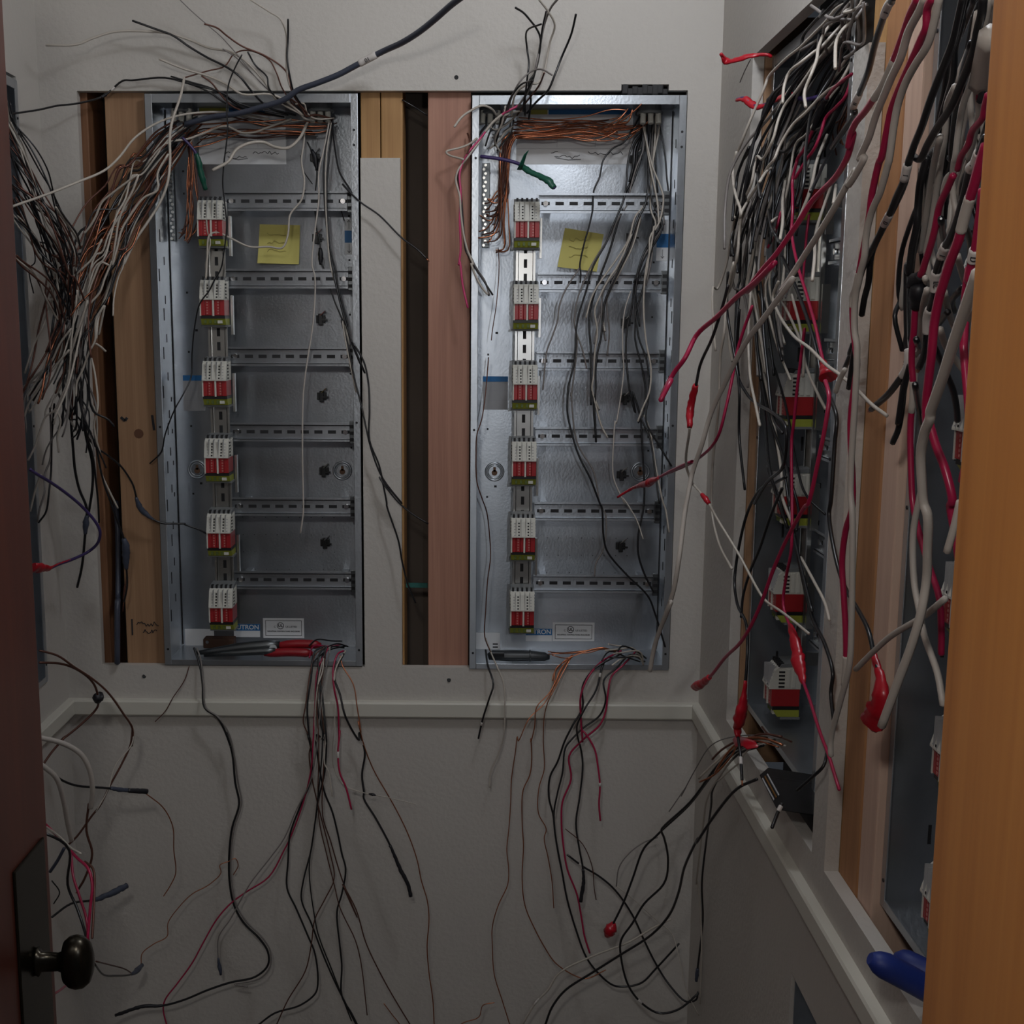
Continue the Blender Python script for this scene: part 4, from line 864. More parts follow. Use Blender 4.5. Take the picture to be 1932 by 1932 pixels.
wire('copper', .9, 'Y1.89', 'B4 205,1500 250,1560 290,1615 330,1800 380,2300', 'short copper wire at the bottom edge under the drywall strip'); wire('copper', .9, 'Y1.89', 'B4 780,1495 720,1510 700,1570 600,1612 500,1800 480,2300', 'crooked copper wire at the bottom edge below the chair rail')
strands('A3 1800,880 1740,880 1690,900 1650,960', 'Y2.02,1.95', 5, ['white', 'black', 'brown', 'red'], '{} wire end bunched on the floor of the dim panel', 'wire ends on the floor of the dim panel', (1.2, 1.7), .006)
# --- below the bright panel
D = 'Y2.0,1.935,1.92,1.90,1.89'
wire('black', 1.8, 'Y2.0,1.935,1.925', 'B3 735,900 745,975 775,1080 755,1150 720,1260 697,1362', 'short black wire with white mark below the knife in the bright panel', None, (('m', .83, .86),))
wire('white', 1.5, 'Y2.0,1.935,1.92', 'B3 735,840 765,920 800,1000 830,1080 835,1200 830,1340 B4 810,180 760,300 755,375', 'thin white wire hanging below the knife in the bright panel')
wire('copper', 1.0, D, 'B3 1180,930 1120,1010 1090,1090 1040,1180 960,1260 905,1375 B4 900,110 890,190 870,330 865,460 855,600 845,700 855,800 850,880 800,990 770,1100 770,1200 780,1350 820,1480 862,1615', 'copper wire below the bright panel, the one nearest the drywall strip')
wire('copper', 1.1, D, 'B3 1180,935 1130,1000 1070,1120 1000,1200 990,1300 970,1380 B4 970,120 975,220 965,310 930,390 925,550 932,680 925,850 940,990 990,1110 1050,1220 1100,1290 1200,1355 1260,1370 1360,1325', 'copper wire below the bright panel curling up at its low end')
wire('copper', 1.0, D, 'B3 1185,930 1100,1090 1060,1170 1040,1250 1035,1380 B4 1037,180 1040,280 1012,380 1010,510 1050,590 1040,640 1060,740 1080,860 1090,1003', 'short copper wire below the bright panel')
strands('B3 1190,930 1150,960 1120,1010 1090,1090', 'Y1.96,1.935', 3, ['copper'], '{} strand draped over the floor lip of the bright panel', 'copper strands over the lip of the bright panel', (1.0, 1.2), .004)
strands('B3 1420,910 1340,890 1250,900 1170,925 1060,915', 'Y2.03,2.0', 5, ['copper'], '{} wire lying on the floor of the bright panel', 'copper wires on the floor of the bright panel', (.9, 1.2), .005)
wire('red', 1.8, D, 'B3 1440,905 1420,915 1340,960 1270,1040 1230,1140 1230,1240 1240,1380 B4 1240,80 1300,170 1320,270 1330,370 1325,460 1332,547', 'red wire below the bright panel ending straight in mid wall', None, (('m', .835, .85),))
wire('black', 1.9, D, 'B3 1440,920 1300,1000 1240,1090 1240,1200 1190,1290 1145,1380 B4 1110,240 1070,320 1065,430 1085,510 1100,640 1130,800 1160,960 1210,1130 1260,1260 1320,1340 1400,1405 1480,1410 1550,1390 1620,1320 1742,1188', 'long black wire below the bright panel swinging up at its low end')
wire('black', 1.8, D, 'B3 1360,950 1340,995 1310,1110 1250,1210 1210,1300 1220,1380 B4 1225,150 1240,250 1225,420 1205,560 1220,680 1240,790 1245,850 1230,970', 'black wire below the bright panel with a thick straight tip', None, (('m', .06, .075), ('t', .87, 1, 'blacktape', (2, 2.9, 2.9))))
wire('black', 1.7, D, 'B3 1560,960 1530,930 1480,930 1420,990 1350,1060 1360,1160 1330,1240 1240,1310 1180,1370 B4 1150,170 1135,300 1110,400 1090,520 1110,700 1140,850', 'black wire bending back under the lip of the bright panel')
wire('red', 1.8, D, 'B3 1520,905 1450,980 1390,1040 1370,1140 1360,1220 1330,1290 1240,1370 B4 1170,210 1180,330 1135,450 1130,560 1140,680 1160,800 1210,930 1235,1060 1250,1150 1277,1237', 'long red wire below the bright panel')
strands('B3 1560,960 1520,920 1450,915 1380,935', 'Y2.02,1.96', 7, ['white', 'black', 'black', 'white', 'brown', 'red'], '{} wire end bunched on the floor of the bright panel', 'wire ends on the floor of the bright panel', (1.3, 1.8), .007)
wire('black', 1.9, 'Y1.91,1.88', 'B4 1160,725 1240,785 1330,840 1410,910 1500,1040 1560,1170 1620,1290 1690,1400 1780,1490 1830,1480 1840,1440', 'black wire arching across the lower wall to the room corner', None, (('m', .07, .09),))
D = 'Y1.50,1.62,1.78,1.84,1.86'
wire('black', 2.2, 'Y1.43,1.55,1.72,1.84,1.86', 'C4 505,340 400,390 280,530 180,680 B4 1840,640 1770,790 1740,920 1690,1040 1600,1140 1430,1250 1280,1345 1150,1430 1080,1520 1045,1612', 'black cord from the black device sweeping down to the bottom edge')
wire('black', 2.0, D, 'C4 600,130 480,150 390,180 300,260 150,460 0,600 B4 1650,600 1665,640 1685,760 1660,880 1560,980 1500,1080 1440,1170 1440,1260 1480,1410 1550,1500 1640,1550 1740,1530 1845,1445', 'black wire making the lowest loop in front of the room corner', None, (('m', .86, .87),))
wire('black', 2.0, D, 'C4 590,140 470,165 380,205 280,300 140,480 0,610 B4 1620,630 1560,690 1500,850 1450,980 1365,1150', 'black wire over the chair rail ending in a red tape blob', None, (('t', .955, 1, 'redtape', (3, 9, 8, 4)),))
wire('white', 1.6, D, 'C4 560,150 420,190 300,330 240,440 220,560 180,900 B4 1835,850 1855,1060 1860,1200 1850,1500', 'white wire hanging straight beside the room corner')
wire('black', 1.9, D, 'C4 540,160 400,210 270,390 260,480 230,700 210,900 215,1100 190,1330 180,1420', 'black wire hanging straight beside the room corner', None, (('t', .96, 1, 'bluetape', (2, 3, 2)),))
wire('white', 1.8, 'Y1.84,1.88', 'B4 1700,1060 1600,1110 1480,1180 1300,1250 1120,1340 1060,1430 1000,1490 925,1612', 'white wire slanting down across the lower wall to the bottom edge', None, (('m', .82, .86),))
wire('white', 1.0, 'Y1.88', 'B4 1420,890 1520,970 1640,1080 1700,1130 1740,1250 1780,1430 1845,1562', 'thin white wire curving down towards the room corner')
wire('grey', 1.0, D, 'C4 620,125 560,110 400,110 260,160 180,280 100,430 B4 1780,370 1690,500', 'thin grey wire bowing over the chair rail of the side wall')
wire('grey', 1.2, 'Y1.88', 'B4 1415,890 1430,790 1480,720 1560,660 1630,635', 'thin grey hook on the lower wall near the room corner')
wire('brown', .9, 'Y1.90', 'B4 1150,590 1240,670 1290,790 1300,900 1310,960', 'thin brown wire beside the thick straight tip below the bright panel')
strands('C4 640,150 540,130 450,150 390,190 300,270 250,340', 'Y1.45,1.5,1.56', 5, ['black', 'copper', 'white', 'brown'], '{} wire bunched over the chair rail below the wire-covered panel', 'wires over the side-wall chair rail', (1.3, 1.8), .006)
# --- inside and above the bright panel
strands('G1 420,430 700,420 950,400 1150,420 1300,400 1420,340 1480,270', 'Y2.03', 16, ['copper'], '{} ground wire in the sideways bundle of the bright panel', 'sideways copper bundle in the bright panel', (1.0, 1.4), .007, name='ground_wire')
strands('G1 430,330 700,350 950,330 1200,340 1380,350', 'Y2.04', 8, ['copper', 'brown'], '{} ground wire in the sideways bundle of the bright panel', 'sideways copper bundle in the bright panel', (.9, 1.2), .006, name='ground_wire')
for e in ('310,1180 280,1290 170,1330', '300,1050 240,1190 180,1180', '290,950 230,1080 180,1060', '300,1120 270,1340 170,1380', '290,900 200,960 150,950'):
    strands('G1 390,420 340,520 330,700 320,900 ' + e, 'Y2.02,2.03,2.035', 4, ['copper', 'copper', 'brown'], '{} ground wire in the upright bundle of the bright panel', 'upright copper bundle in the bright panel', (1.0, 1.4), .0055, (0, .02), 'ground_wire')
for s, c in (('330,180 300,330 240,480 290,570', 'white'), ('380,230 260,300 200,400 160,520', 'black'), ('350,250 300,350 250,430 220,450', 'grey'), ('400,300 380,400 300,500 260,560', 'black'), ('430,250 350,330 240,380 190,340', 'white'), ('470,220 400,260 330,280 260,330', 'white'), ('320,200 290,300 270,420 240,520', 'black'), ('400,350 330,400 280,470 200,540', 'white')):
    wire(c, 1.6, 'Y2.0', 'G1 ' + s, f'{c} wire curled in the clump under the top of the bright panel', 'clump under the top of the bright panel')
GB = 'wires hanging down the plate of the bright panel'
def hang(c, r, d, s, l, **k): wire(c, r, d, s, l, **k)
hang('black', 1.6, 'Y2.03,1.99', 'G1 1480,250 1400,390 1330,490 1240,540 1160,640 1130,780 1080,900 1070,1060 1040,1200 1000,1340 H5 930,10 940,90 935,200', 'black wire bowing furthest from the clamp across the tilted sticky note')
hang('black', 1.8, 'Y2.03,1.98,1.95,1.95', 'G1 1490,250 1480,400 1420,480 1370,650 1360,800 1340,950 1300,1060 1240,1200 1190,1330 H5 1080,20 1000,300 920,560 885,760 880,940 860,1140 800,1380 B2 1165,780 1160,900 1180,1000 1220,1130 1280,1250 1330,1380 B3 1340,160 1350,320 1370,390 1470,510 1580,620 1620,720 1670,885', 'long black wire swinging through the bright panel to its lower corner')
hang('grey', 1.5, 'Y2.03,1.98', 'G1 1500,270 1500,540 1440,700 1390,880 1370,1000 1290,1130 1230,1250 H5 1060,10 980,180 900,400 870,600 880,740 930,880 970,1000 1010,1180', 'grey wire beside the long black one in the bright panel')
hang('grey', 1.5, 'Y1.99,1.96', 'H5 880,700 900,880 870,1200 830,1500 B2 1180,800 1210,1060 1300,1220 1330,1380 B3 1360,200 1350,370 1310,450 1302,517', 'grey wire ending above the lowest rail of the bright panel')
hang('black', 2.0, 'Y2.03,1.98', 'G1 1490,260 1490,560 1430,780 1370,930 1290,1150 1210,1420 H5 1150,160 1080,380 1040,560 1040,760 1055,960 1060,1200 1055,1400 1058,1592', 'black wire ending between the third and fourth rails of the bright panel')
hang('black', 1.9, 'Y2.03,1.98,1.96', 'G1 1540,250 1530,400 1540,560 1540,830 1520,1000 1450,1150 1350,1438 H5 1310,200 1220,400 1190,650 1170,830 1130,1000 1110,1200 1110,1400 1100,1600 B2 1310,1060', 'black wire in the middle of the bright panel plate')
hang('white', 1.7, 'Y2.03,1.97', 'G1 1480,250 1530,500 1580,700 1640,850 1670,960 1640,1150 1600,1230', 'white wire crossing the clamp wires of the bright panel'); hang('white', 1.7, 'Y2.03,1.98', 'G1 1500,260 1530,520 1560,700 1620,1000 1630,1170', 'second white wire crossing the clamp wires of the bright panel')
hang('white', 1.7, 'Y1.99,1.96', 'G1 1400,1270 H5 1360,10 1260,160 1170,330 1100,520 1130,750 1100,1000 1090,1250 1070,1420 1150,1650 B2 1300,830 1340,980 1370,1037', 'white wire among the black ones ending at the fourth rail of the bright panel')
hang('black', 1.6, 'Y1.99,1.97', 'H5 1080,1480 1090,1700 B2 1310,1060', 'short black wire at the fourth rail of the bright panel')
hang('black', 1.8, 'Y2.03,1.98,1.95', 'G1 1640,250 1610,330 1590,450 1600,600 1610,800 1620,950 1590,1100 1560,1300 H5 1620,0 1560,180 1520,500 1470,720 1455,960 1470,1200 1500,1450 1560,1680 B2 1500,800 1540,930 1550,1080 1560,1380 B3 1530,300 1530,400 1560,500 1610,600', 'black wire beside the cable clips ending at the lowest rail of the bright panel')
hang('black', 1.6, 'Y2.03,1.98', 'G1 1640,260 1640,350 1680,560 1700,800 1710,920 1650,1130 1600,1200 1570,1400 H5 1570,250 1580,480 1610,700', 'black wire nearest the corner side of the bright panel')
hang('white', 1.7, 'Y2.03,1.98', 'G1 1650,240 1630,400 1590,600 1560,800 1520,1000 1430,1120 1380,1300 1300,1438 H5 1080,330 1000,600', 'white wire twisting past the black tape of the bright panel')
hang('white', 1.7, 'Y1.99,1.95', 'G1 1590,1200 1560,1400 H5 1690,0 1660,300 1660,600 1690,900 1740,1180 1720,1450 1650,1620 1590,1780', 'white wire curling down at the corner side of the bright panel')
hang('black', 1.7, 'Y1.99,1.97', 'G1 1600,1230 H5 1640,300 1580,500 1560,700 1560,850 1640,1180 1680,1450 1650,1700 B2 1530,960', 'black wire crossing the third rail of the bright panel near its end')
hang('black', 1.7, 'Y1.98,1.95', 'H5 1590,100 1560,380 1600,820 1690,1080 1720,1400 1700,1600 B2 1580,850 1570,950 1640,1080 1703,1185', 'black wire ending over the flange beside the keyhole of the bright panel')
hang('pale', 1.3, 'Y2.0,1.95', 'H5 1510,300 1450,480 1420,700 1420,1000 1430,1200 1340,1811 B2 1410,950 1400,1080 1400,1240 1430,1320 1460,1380 B3 1450,110 1520,220 1555,322', 'thin pale wire passing the cable clips of the bright panel')
hang('grey', 1.5, 'Y1.99,1.95', 'H5 920,40 890,90 830,180 740,340 690,500 680,620 620,800 560,960 540,1080 510,1420', 'grey wire veering off towards the red blocks of the bright panel')
hang('white', 1.7, 'Y1.97,1.94', 'B2 1560,920 1590,1000 1620,1180 1660,1380 B3 1670,160 1690,287', 'white wire end hanging low beside the flange of the bright panel')
hang('black', 1.7, 'Y1.97,1.94', 'B2 1540,930 1590,1040 1620,1240 1640,1380', 'black wire end beside the lower flange of the bright panel')
strands('G1 1480,420 1420,560 1400,700 1330,900', 'Y2.04,2.03', 2, ['black'], '{} wire wrapped in shiny tape below the clamp of the bright panel', 'taped wires of the bright panel', (2.5, 3.5), .004)
strands('G1 1600,250 1590,400 1570,700 1580,1000 1640,1150 1580,1300 1540,1438 H5 1600,300', 'Y2.03,1.99', 5, ['black', 'white', 'grey'], '{} wire bunched below the clamp of the bright panel', 'wires bunched below the clamp of the bright panel', (1.4, 1.8), .008)
strands('G1 1440,1120 1340,1400 H5 1280,150 1160,420 1120,700 1090,1000', 'Y2.01,1.98', 4, ['black', 'grey', 'white'], '{} wire in the central strand of the bright panel', 'central strand of the bright panel', (1.4, 1.8), .008)
wire('brown', .9, 'Y2.02,1.97,1.96', 'B1 800,1290 B2 805,150 790,350 770,480 765,530', 'thin dark wire hanging from the ground bar of the bright panel'); wire('brown', 1.1, 'Y2.0,1.95', 'B2 750,620 735,800 715,940 690,1020 685,1120 690,1270 715,1350 B3 740,180 755,300 760,420 745,540 735,700 730,830 760,910', 'thin wavy copper-brown wire down the flange of the bright panel')
wire('white', 1.9, 'Y1.97,1.93,1.91', 'B1 930,575 860,590 760,650 700,740 640,820 590,890 580,940 600,1020 605,1100 620,1220 640,1300 670,1380 B2 660,130 690,210 720,260 745,290', 'white wire falling out of the bright panel in front of the reddish stud')
wire('pink', 2.0, 'Y1.97,1.93,1.91', 'B1 905,550 830,590 770,640 700,730 640,800 600,900 605,1000 600,1150 605,1300 595,1380 B2 600,120 615,240 642,360', 'pink wire hanging in front of the reddish stud', None, (('c', .08, .18, 'white'),))
wire('black', 1.7, 'Y1.95,1.92', 'B1 640,810 590,900 605,1000 615,1120 630,1300 B2 640,80 700,180 772,294', 'black wire following the pink one onto the bright panel flange'); wire('grey', 1.7, 'Y1.95,1.93', 'B2 650,80 690,160 730,220 755,294', 'grey wire end beside the black one on the bright panel flange')
wire('white', 2.0, 'Y1.99,1.92', 'B1 790,600 770,570 720,550 660,575 610,610 572,660', 'white wire hooking over the top corner of the bright panel'); wire('white', 1.8, 'Y1.97,1.90', 'B1 690,720 650,750 600,770 530,790 540,805 620,830', 'white wire loop in front of the reddish stud'); wire('brown', 1.6, 'Y1.96,1.92', 'B1 640,695 655,740 640,800', 'short brown wire in the white loop by the reddish stud')
wire('purple', 3.2, 'Y1.94,1.93,1.90', 'B1 710,815 820,830 910,855 960,890 1040,930 1070,950 1092,980', 'purple wire of the bright panel, its end wrapped in green tape', None, (('t', .48, 1, 'greentape', (3.4, 5.5, 4, 5, 6.5, 4), .7),))
bm = bmesh.new(); chain(bm, [P(980, 320, 1.92), P(985, 308, 1.915), P(991, 292, 1.91), P(997, 284, 1.905)], [.006, .005, .0035, .001], 8, 0, .25)
tag(obj('tape_flag', bm, W['greentape'], None, None, P(980, 320, 1.92)), 'upright scrap of green tape on the purple wire of the bright panel', 'tape')
QD = 'Y1.85,1.92,1.96,2.02'
for s, c, r, l in (('890,40 930,65 970,110 1000,150 1020,200 1015,280 990,380 960,430 970,520 960,620', 'black', 1.8, 'black wire with bent tip highest above the bright panel'), ('1025,125 950,160 950,250 960,330 950,420 940,520 940,600', 'black', 1.6, 'black wire with square bend above the bright panel'),
                 ('1005,-12 1060,60 1095,130 1070,220 1055,300 1040,370 1010,430 950,440 890,490 870,600', 'white', 1.8, 'white wire rising out of view above the bright panel'), ('1115,-10 1075,40 1040,130 1020,230 1000,330 970,450 900,560', 'grey', 1.9, 'grey wire rising out of view above the bright panel'),
                 ('1205,75 1180,180 1130,300 1095,390 1060,470 1000,530 950,590', 'black', 1.9, 'straight black wire leaning over the top of the bright panel'), ('1080,390 1020,360 960,380 910,430 870,510 850,580', 'grey', 1.5, 'short grey hooked wire above the bright panel'),
                 ('1040,380 1010,450 940,540 900,600', 'brown', 1.5, 'short brown wire above the bright panel'), ('980,420 920,440 870,500 840,580', 'black', 1.6, 'short black wire at the top edge of the bright panel'), ('1050,60 1030,150 1010,300 985,400 940,500 930,580', 'black', 1.6, 'black wire behind the grey one above the bright panel')):
    wire(c, r, QD, 'B1 ' + s, l)
wire('black', 1.3, 'Y2.0', 'B1 300,520 360,555 430,600', 'dark wire passing behind the studs in the upper gap')
bm = bmesh.new(); a = P(764, 1102, 2.03); b_ = P(807, 1099, 2.03); box(bm, (a.x, 2.02, a.z - .004), (b_.x, 2.023, a.z + .004)); tag(obj('tape_strip', bm, mat('teal_tape', (.03, .16, .14), .6), None, None, a), 'faded teal tape strip low in the gap beside the reddish stud', 'tape')
# --- side wall: wires in front of the panel next to the room corner
RG = 'wires fanning over the side-wall panel'; RL = '{} wire in the fan hanging over the wire-covered side-wall panel'
XD = 'X.525,.50,.465,.45'
wire('white', 2.1, XD, 'D1 1720,20 1540,100 1400,270 1270,400 1150,520 1090,580 960,680 800,830 700,950 660,1060 560,1290 450,1550 380,1730 300,1932 D2 320,240 280,400 280,600 310,760 360,910', 'white wire bowing furthest out towards the room corner from the side-wall panel')
wire('white', 2.0, 'X.45,.44,.46', 'D2 360,900 370,1000 350,1250 330,1500 280,1700 220,1932 C2 380,130 340,330 330,500 310,620 300,900 270,1180 262,1400 C3 265,200 300,350 370,490', 'long white wire hanging down the drywall beside the room corner')
wire('black', 2.1, XD, 'D1 1600,30 1400,140 1250,280 1130,440 1100,580 1050,740 960,900 840,1060 740,1200 640,1420 590,1600 500,1780 410,1932 D2 470,180 400,330 330,520 310,700 290,830 270,1070', 'black wire next to the furthest bowed white one, thick at its elbow', None, (('t', .44, .54, 'blacktape', (2.2, 4, 4, 2.2)),))
for c, s in (('white', 'D1 1760,80 1600,130 1500,250 1400,380 1320,560 1290,740 1230,900 1150,1100 1160,1300'), ('white', 'D1 1780,100 1600,300 1480,430 1350,570 1250,640 1100,760 960,880 900,1040 880,1250'), ('black', 'D1 1750,80 1560,200 1430,330 1340,400 1310,560 1280,640 1050,860 900,1020 760,1160 640,1440'),
             ('white', 'D1 1760,260 1600,380 1480,550 1380,650 1280,770 1190,900 1050,1100 900,1290 830,1450 760,1700 640,1932 D2 560,300 500,620 380,860'), ('white', 'D1 1750,250 1640,330 1540,480 1520,700 1520,830'),
             ('white', 'D1 1740,620 1640,740 1500,950 1400,1130 1250,1270 1100,1400 980,1560 900,1700 830,1932 D2 820,300 760,460 700,680 650,860 600,1180 560,1500 520,1750 460,1932 C2 470,280 460,480 460,600 470,750 500,900 520,1000'),
             ('white', 'D1 1740,700 1640,900 1560,1020 1440,1090 1300,1220 1150,1380 1000,1520 850,1760 780,1932 D2 700,420 600,600 440,860 370,1010'), ('black', 'D1 1720,560 1560,780 1450,1000 1330,1180 1230,1400 1100,1600 900,1850 D2 700,100 560,420 440,700 360,950 290,1180 250,1500'),
             ('white', 'D2 760,420 680,480 600,600'), ('white', 'D2 560,660 450,840 370,1000 350,1120'), ('black', 'D1 1500,880 1350,1120 1250,1300 D2 1180,50 1150,350 1130,640 1050,900'), ('white', 'D2 1420,30 1300,330 1240,600 1180,800 1100,1000 1020,1180'),
             ('black', 'D2 1460,250 1380,380 1300,560 1220,720'), ('white', 'D2 1470,650 1380,900 1300,1150 1270,1350 1270,1500 1240,1800'), ('white', 'D2 1530,640 1500,860'), ('black', 'D2 560,400 590,640 610,800'), ('white', 'D2 960,340 880,800 880,1100 850,1300'),
             ('black', 'D2 700,900 730,1100 780,1230 850,1350'), ('white', 'D2 850,1000 750,1080'), ('black', 'D2 360,900 300,1150 260,1300 280,1500'), ('black', 'D2 450,1100 400,1280 340,1450 330,1700')):
    wire(c, 2.0, 'X.54,.51,.475,.46', s, RL.format(c), RG)
for s, n, d in (('D1 1700,150 1500,300 1350,500 1200,750 1000,1000 850,1300 700,1600 D2 600,350 480,800 380,1200 320,1700', 8, 'X.54,.50,.47,.46'), ('D1 1740,400 1500,650 1300,900 1100,1200 950,1500 D2 800,200 650,600 560,1000 500,1500', 10, 'X.55,.52,.49,.47'),
                ('D1 1740,750 1500,1050 1350,1300 1150,1600 D2 950,200 860,600 800,1000 740,1500 700,1900', 10, 'X.56,.53,.50,.48'), ('D1 1700,1000 1550,1300 1350,1700 D2 1200,200 1100,600 1000,1000 920,1400 880,1800', 7, 'X.56,.53,.50'),
                ('D2 620,700 560,1100 520,1500 480,1900 C2 480,300 500,600 530,900', 7, 'X.50,.49'), ('D2 450,800 360,1200 300,1600 260,1932 C2 380,300 400,600 420,900', 4, 'X.47,.475'), ('D2 900,900 820,1300 780,1700 C2 600,250 640,500 700,800', 5, 'X.51,.50')):
    strands(s, d, n, ['white', 'black', 'black', 'black', 'grey'], RL, RG, (1.7, 2.2), .0085, (.05, .3))
strands('D1 1780,-20 1700,120 1560,300 1450,420 1350,520', 'X.53,.52', 9, ['black', 'white', 'grey'], '{} wire crowding out of the top of the wire-covered side-wall panel', 'wires at the top of the side-wall panel', (1.7, 2.2), .014)
strands('D1 1740,1150 1640,1400 1580,1600 1560,1850', 'X.60,.61', 7, ['copper', 'brown'], '{} ground wire inside the wire-covered side-wall panel', 'ground wires in the side-wall panel', (1.0, 1.4), .006, name='ground_wire')
wire('red', 2.1, 'X.53,.50,.485', 'D1 1720,900 1600,990 1480,1100 1380,1250 1310,1400 1240,1600 1160,1780 1120,1850 1060,1932 D2 1040,400 1000,560 1000,760 1000,950 990,1180 1000,1320 1060,1600 1100,1750 1160,1932 C2 790,370 820,480 850,620 880,740', 'red wire with black wrap snaking down the wire-covered panel to a red tape cone', None, (('t', .17, .26, 'blacktape', (2.6, 3, 2.6)), ('t', .955, 1, 'redtape', (3, 5, 8))))
wire('red', 2.1, 'X.54,.52,.50', 'D1 1720,910 1690,1050 1640,1180 1540,1290 1400,1440 1350,1600 1280,1780 1200,1900 D2 1180,310 1110,430 1030,560', 'second red wire inside the wire-covered panel beside the snaking one')
wire('red', 1.9, 'X.50,.49', 'D2 860,960 800,1180 700,1400', 'short bright red wire between white ones in the side-wall fan'); wire('red', 1.9, 'X.55,.54', 'D2 1200,1000 1170,1250 1140,1600 C2 760,100 750,230', 'straight red wire between the two upper blocks of the wire-covered panel')
wire('black', 3.2, 'X.44,.47,.52', 'E1 560,-40 520,20 480,80 400,300 320,560 250,850 180,1040 60,1350 D1 1760,1350 1640,1560 1530,1720 1480,1800', 'thick black wire with white markers crossing the white drywall strip top', None, (('m', .03, .10, '0'), ('m', .47, .56, 'LA')))
wire('red', 3.0, 'X.40,.42,.43,.40,.37,.30', 'E1 850,-20 760,160 660,450 560,720 430,1020 320,1190 220,1340 90,1500 30,1640 0,1800 D2 1740,0 1680,260 1580,460 1500,570 1380,690 1220,860 1100,1050 950,1270 800,1480 650,1650 440,1932 C2 600,130 500,230 400,310 290,420 180,520 120,640 60,720 0,830 B2 1700,740 1645,845', 'long thick red wire sweeping diagonally from the top to the bright panel corner', None, (('c', .065, .12, 'pale'),))
wire('pale', 3.2, 'X.40,.42,.42,.40,.36,.34', 'E1 935,-20 870,130 730,400 640,700 520,960 420,1200 330,1420 250,1680 140,1932 E2 200,300 60,560 0,640 D2 1760,460 1540,860 1350,1180 1180,1440 1000,1720 860,1932 C2 700,210 560,400 430,580 330,780 260,930 210,1100 160,1250 130,1400 C3 120,180 90,420 60,600 0,780 B3 1700,650 1640,800 1610,900 1590,1010', 'long thick pale wire sweeping diagonally down to the lower corner of the bright panel')
wire('red', 3.0, 'X.40,.43,.45', 'E1 1025,-20 960,120 950,330 900,450 800,680 700,900 600,1130 520,1350 470,1600 400,1932 E2 380,350 290,750 260,1000 200,1350 140,1670 90,1900 E3 60,380 60,700 90,1000 110,1200 60,1600 30,1932 C3 1015,150 980,280 960,450 970,650 980,850 980,1000 970,1112', 'red wire running the height of the drywall strip between the side-wall panels', None, (('c', .40, .455, 'pale'), ('c', .955, 1, 'pale')))
wire('pale', 3.0, 'X.40,.43,.45', 'E1 1105,-20 1060,200 970,530 820,780 700,1000 610,1250 560,1500 500,1932 E2 480,400 390,720 280,980 220,1250 200,1500 150,1700 E3 130,200 100,330 80,500 80,800 110,1000 C3 1005,60 1015,200 1015,500 1010,800 1000,1000 950,1200 900,1400 C4 900,215', 'long pale wire beside the red one, down to the lower drywall strip')
wire('black', 3.0, 'X.41,.44,.46', 'E1 1400,-20 1340,250 1280,500 1180,760 1060,1060 990,1250 900,1530 800,1780 760,1900 E2 740,340 680,580 590,780 510,980 440,1120 330,1350 200,1600 E3 120,250 90,400 80,700 90,950 60,1150 10,1500', 'black wire with two white markers crossing the orange studs', None, (('m', .385, .42, '1'), ('m', .525, .56, 'D')))
wire('black', 3.0, 'X.41,.44,.46', 'E1 1640,-20 1620,180 1580,330 1530,600 1470,780 1380,1000 1250,1300 1080,1560 960,1770 880,1932 E2 760,300 690,600 560,900 430,1150 280,1500 E3 250,200 200,400 165,610', 'black wire crossing the studs just below the marked one')
wire('black', 2.6, 'X.46,.47', 'E3 60,960 20,1080 C2 1020,580 975,690', 'short black wire end against the drywall strip'); wire('pale', 2.8, 'X.46', 'C2 975,700 950,750 925,820', 'short pale wire end against the drywall strip'); wire('black', 2.6, 'X.46', 'C2 1030,600 1015,700 1000,800', 'black wire end beside the pale one on the drywall strip')
# in front of the panel next to the jamb
JG = 'wires crowded in front of the panel next to the jamb'; JL = '{} wire in the crowd in front of the panel next to the jamb'
for c, s in (('black', 'E1 1540,-20 1450,200 1350,450 1300,560 1220,760 1180,1050 1120,1350 1080,1600'), ('pale', 'E1 1725,-20 1640,400 1560,750 1480,1050 1390,1300 1340,1600 1300,1932 E2 1290,350 1270,600 1290,850 1310,950 1250,1180 1200,1285'), ('pale', 'E1 1785,-20 1740,300 1660,490 1600,700'),
             ('pale', 'E1 1560,1050 1590,1350 1540,1600 1470,1932 E2 1480,300 1380,600 1320,850'), ('black', 'E1 1500,520 1400,850 1330,1250 1280,1600 1250,1932 E2 1230,300'), ('pale', 'E1 1300,1050 1200,1300 1180,1600 1130,1932 E2 1120,400 1060,800 1000,1200 950,1450 980,1700 990,1932'),
             ('pale', 'E2 1120,50 1040,400 980,800 920,1200 880,1450'), ('black', 'E1 1440,-20 1380,300 1300,600 1280,900 1200,1200 1120,1500 1080,1932 E2 1060,200 900,450'), ('black', 'E1 1700,1500 1620,1750 1560,1932 E2 1400,600 1380,900'), ('black', 'E2 1400,1100 1440,1180 1490,1350 1480,1560'),
             ('pale', 'E2 1330,1500 1400,1750 E3 1420,200'), ('black', 'E3 1390,280 1260,460 1290,560'), ('black', 'E3 1210,570 1160,640 1100,720'), ('black', 'E3 1050,1000 1200,1330 1280,1530 1320,1750 1330,1890'), ('pale', 'E3 1120,780 1200,1000 1330,1180 1470,1370'), ('pale', 'E3 1170,330 1220,550 1300,770 1330,820'),
             ('pale', 'E3 960,300 900,550 890,800 890,1050'), ('pale', 'E3 1530,500 1440,700 1440,900 1470,1200 1470,1500'), ('black', 'C2 1350,780 1370,900 1390,1000'), ('black', 'E3 830,900 880,1050'), ('pale', 'E3 940,160 980,280'), ('black', 'E2 1130,1050 1170,1300 1220,1420')):
    wire(c, 2.7, 'X.44,.47,.49', s, JL.format(c), JG)
